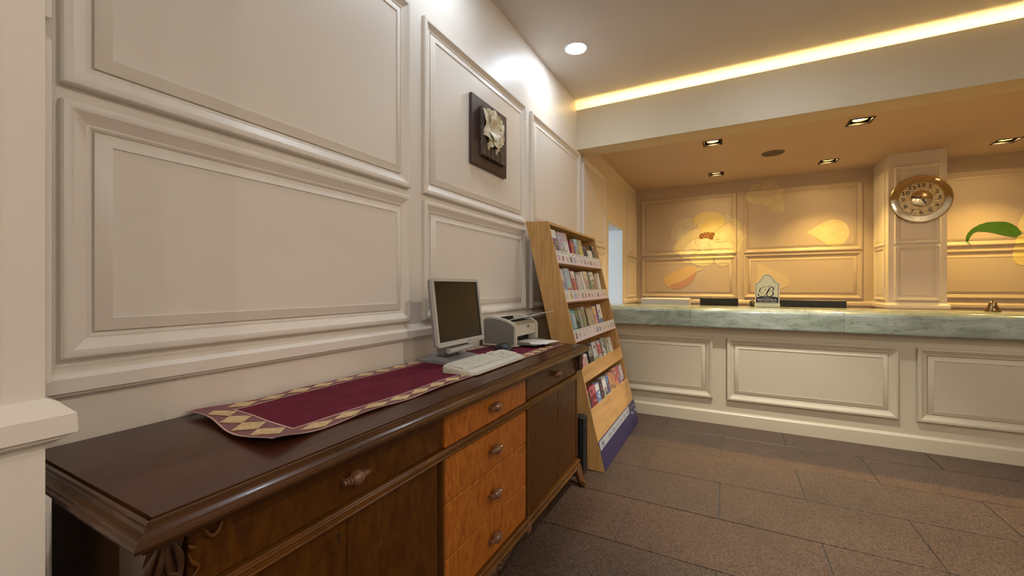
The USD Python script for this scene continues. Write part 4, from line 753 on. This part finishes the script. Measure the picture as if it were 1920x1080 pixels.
sh = obj(po, 'sheet', quad(P4(.002, .002, .195, .205), .001), 'print_posterblue', smooth=False)
obj(po, 'title_band', quad(P4(.132, .143, .188, .198, .01, .80), .0024, .0005), 'print_posterband', smooth=False)
for k in range(6):
    t = .21 + .10 * k
    for q in range(3):
        tt = t + .024 * q; h_ = rng.uniform(.016, .028); obj(po, 'title_glyph', quad([(ya + (yb - ya) * tt, zn(tt, .145, .155)), (ya + (yb - ya) * (tt + .007), zn(tt, .145, .155)), (ya + (yb - ya) * (tt + .016), zn(tt, .145, .155) + h_), (ya + (yb - ya) * (tt + .006), zn(tt, .145, .155) + h_)], .0031, .0004), 'print_navy', smooth=False)
for a, b, z0, z1 in ((.055, .065, .147, .176), (.07, .10, .150, .156), (.06, .085, .163, .169), (.09, .098, .156, .175), (.045, .115, .139, .143)): obj(po, 'emblem', quad([(ya + (yb - ya) * a, z0), (ya + (yb - ya) * b, z0 + .001), (ya + (yb - ya) * b, z1), (ya + (yb - ya) * a, z1)], .0031, .0004), 'print_navy', smooth=False)
for k in range(9):
    t = .83 + .14 * rng.random(); z = zn(t, .09, .10) + rng.uniform(-.01, .07); obj(po, 'small_picture', quad([(ya + (yb - ya) * t, z), (ya + (yb - ya) * (t + .018), z), (ya + (yb - ya) * (t + .018), z + .016), (ya + (yb - ya) * t, z + .016)], .0024 + .0005 * k, .0004), 'print_' + rng.choice(['sky', 'white', 'tan', 'grey', 'lilac']), smooth=False)

def brochure(shelf, y, wd, ht, dep, edge, cover, band, bandpos, label, lean=0.0, bz_=(.55, .85), grp=None, patch=None, off=0.0, wrap=False):
    zf = FLR[shelf] + .001; loc = tuple(np.array([X0, y, 0]) + RV * (zf / ck_) + RN * (-.0155 - off)); path = thing('brochure', label, 'brochure', loc, roty=-RA, group=grp or ['brochures on the top rack shelf', 'brochures on the second rack shelf', 'brochures on the third rack shelf', 'brochures on the fourth rack shelf', 'brochures in the bottom rack pocket'][shelf])
    sh_ = lambda m: (m.apply_transform(np.array([[1, 0, 0, 0], [0, 1, lean, 0], [0, 0, 1, 0], [0, 0, 0, 1]])), m)[1]
    z0 = dep * math.sin(math.radians(RA)) * 0 
    obj(path, 'pages', sh_(B(-dep, 0, z0, -.0012, wd, ht)), 'print_' + edge, smooth=False, local=True)
    cv = obj(path, 'cover', sh_(B(-.0012, 0, z0, 0, wd, ht)), 'print_' + cover, smooth=False, local=True)
    obj(cv, 'cover_print', sh_(B(0, wd * .04, ht * bz_[0], .0006, wd * .96, ht * bz_[1])), 'print_' + band, smooth=False, local=True)
    if wrap: obj(path, 'wrap_band', sh_(B(-dep - .0005, -.0007, ht * bz_[0], .0009, wd + .0007, ht * bz_[1])), 'print_' + band, smooth=False, local=True)
    if patch:
        for k in range(6):
            a, b = rng.uniform(.05, .6) * wd, rng.uniform(.02, .85) * ht; obj(cv, 'cover_print', sh_(B(0, a, b, .0011, a + wd * rng.uniform(.2, .38), b + ht * rng.uniform(.04, .11))), 'print_' + rng.choice(patch), smooth=False, local=True)
SH = ['top', 'second', 'third', 'fourth', 'bottom']
BR = {0: [(2.762, .105, .255, .105, 'lightgrey', 'white', 'purple', (.30, .74), 0, 'thick purple and white brochure stack', ['violet', 'purple', 'yellow']), (2.895, .085, .250, .060, 'cream', 'lilac', 'tan', (.02, .5), 0, 'lilac-grey brochure with tan picture', ['grey', 'rose', 'cream']), (2.995, .085, .255, .050, 'white', 'white', 'rose', (.72, .99), 0, 'white brochure with rose top', ['palepink', 'sky', 'lilac']), (3.100, .090, .205, .030, 'maroon', 'maroon', 'red', (.03, .97), .10, 'plain dark red leaning booklet', None), (3.215, .070, .232, .040, 'sky', 'sky', 'olive', (.05, .6), .05, 'pale blue brochure with olive picture', ['tan', 'cream', 'brown']), (3.300, .105, .235, .030, 'olive', 'tan', 'yellow', (.3, .8), .02, 'tan and yellow patterned brochure', ['brown', 'olive', 'cream', 'yellow']), (3.420, .080, .190, .030, 'navy', 'navy', 'dark', (.4, .8), 0, 'dark navy low brochure', None), (3.520, .125, .160, .050, 'lightgrey', 'cream', 'white', (.3, .95), .03, 'short cream leaflet stack', None), (3.675, .07, .215, .02, 'dark', 'olive', 'brown', (.5, .9), 0, 'olive brown narrow leaflet', None)],
      1: [(2.762, .080, .240, .090, 'lightgrey', 'lightgrey', 'violet', (.35, .6), 0, 'grey brochure stack with violet band', ['navy', 'rose', 'sky']), (2.860, .105, .250, .080, 'sky', 'sky', 'orange', (.02, .4), 0, 'light blue brochure with orange foot', ['white', 'lilac', 'yellow']), (2.980, .080, .235, .030, 'red', 'red', 'white', (.75, .98), 0, 'red brochure with white head', ['white', 'rose']), (3.075, .110, .225, .040, 'lightgrey', 'grey', 'lightgrey', (.1, .9), .05, 'plain grey booklet stack', None), (3.222, .045, .235, .020, 'white', 'white', 'lightgrey', (.1, .2), -.10, 'white leaflet leaning to the left', None), (3.270, .090, .240, .030, 'cream', 'cream', 'rose', (.3, .7), 0, 'cream brochure with red picture', ['rose', 'brown', 'red']), (3.370, .050, .215, .030, 'green', 'green', 'green', (.1, .9), 0, 'narrow dark green leaflet', None), (3.430, .090, .240, .030, 'white', 'white', 'olive', (.03, .68), 0, 'white brochure with olive green picture', ['olive', 'green', 'cream']), (3.535, .060, .215, .030, 'rose', 'tan', 'rose', (.1, .6), .06, 'tan and rose leaflet', None), (3.605, .060, .235, .025, 'white', 'white', 'sky', (.05, .2), .16, 'white leaflet leaning to the right', None)],
      2: [(2.765, .030, .230, .030, 'teal', 'teal', 'teal', (.1, .9), .10, 'thin teal leaflet leaning at the left end', None), (2.800, .070, .215, .070, 'sky', 'teal', 'sky', (.4, .9), .10, 'pale teal brochure', ['rose', 'white']), (2.880, .060, .225, .060, 'green', 'dark', 'green', (.6, .95), .06, 'dark green-black booklet', None), (2.950, .060, .230, .060, 'grey', 'brown', 'grey', (.2, .9), .06, 'grey-brown booklet', None), (3.020, .070, .235, .060, 'olive', 'grey', 'olive', (.2, .9), .06, 'olive-grey booklet', None), (3.100, .020, .235, .060, 'dark', 'dark', 'dark', (.2, .9), .06, 'thin black booklet', None), (3.130, .150, .215, .060, 'olive', 'olive', 'tan', (.1, .95), .02, 'thick olive tan booklet stack', None), (3.290, .085, .225, .050, 'yellow', 'yellow', 'pink', (.2, .7), .02, 'bright yellow brochure with pink picture', ['orange', 'pink', 'cream']), (3.415, .105, .235, .050, 'violet', 'white', 'blue', (.03, .48), .02, 'white and blue brochure with violet top', ['sky', 'violet'])],
      3: [(2.775, .090, .210, .020, 'pink', 'pink', 'white', (.1, .4), 0, 'bright pink brochure', ['white', 'rose']), (2.870, .065, .170, .020, 'palepink', 'white', 'rose', (.3, .9), .0, 'white and rose leaflet', ['rose', 'red']), (2.975, .090, .225, .030, 'dark', 'dark', 'grey', (.6, .9), 0, 'dark grey brochure', ['grey', 'brown']), (3.080, .095, .230, .030, 'grey', 'lightgrey', 'olive', (.05, .5), 0, 'grey brochure with olive picture', ['green', 'olive', 'lightgrey']), (3.190, .100, .230, .030, 'rose', 'grey', 'red', (.5, .9), 0, 'grey brochure with red picture', ['rose', 'lilac', 'white', 'olive']), (3.305, .090, .235, .030, 'dark', 'grey', 'lightgrey', (.3, .7), 0, 'black and grey patterned brochure', ['dark', 'olive', 'lightgrey']), (3.410, .080, .225, .030, 'brown', 'olive', 'grey', (.3, .8), 0, 'brown olive patterned brochure', ['lightgrey', 'brown']), (3.505, .090, .215, .030, 'cream', 'lightgrey', 'cream', (.05, .4), .03, 'pale grey cream brochure', ['white', 'tan'])],
      4: [(2.770, .050, .245, .020, 'maroon', 'maroon', 'dark', (.1, .9), 0, 'narrow dark maroon booklet', None), (2.825, .120, .255, .030, 'maroon', 'red', 'maroon', (.1, .75), .02, 'dark red booklet', ['rose', 'maroon']), (2.950, .090, .250, .030, 'blue', 'blue', 'white', (.78, .97), 0, 'royal blue brochure with white head', ['sky', 'white', 'blue']), (3.045, .070, .245, .030, 'dark', 'dark', 'red', (.02, .3), 0, 'black brochure with red foot', ['orange', 'red']), (3.120, .095, .260, .030, 'grey', 'grey', 'white', (.66, .92), 0, 'grey brochure with white panel', ['dark', 'brown', 'lightgrey']), (3.220, .070, .255, .030, 'navy', 'blue', 'navy', (.2, .8), 0, 'navy blue brochure', ['violet', 'sky']), (3.295, .090, .255, .030, 'orange', 'orange', 'grey', (.02, .45), 0, 'orange and grey brochure', ['brown', 'tan']), (3.390, .055, .255, .030, 'brown', 'brown', 'orange', (.5, .95), 0, 'brown orange leaflet', None), (3.450, .100, .265, .030, 'rose', 'orange', 'red', (.6, .95), 0, 'orange brochure with red top', ['violet', 'white', 'tan']), (3.555, .075, .265, .030, 'violet', 'red', 'violet', (.2, .6), 0, 'red and violet brochure', ['sky', 'maroon']), (3.640, .085, .255, .020, 'lilac', 'lilac', 'maroon', (.1, .5), 0, 'lilac brochure with maroon foot', ['grey', 'white'])]}
for s_, items in BR.items():
    for (y, wd, ht, dep, e, c, bnd, bzz, ln, lab, pt) in items:
        if s_ == 4: ht *= .98
        brochure(s_, 2.735 + (y - 2.735) * 1.102, wd * 1.09, ht, dep, e, c, bnd, 0, f'{lab} on the {SH[s_]} rack shelf' if s_ < 4 else f'{lab} in the bottom rack pocket', ln, bzz, None, pt, wrap='stack' in lab and 'purple' in lab)
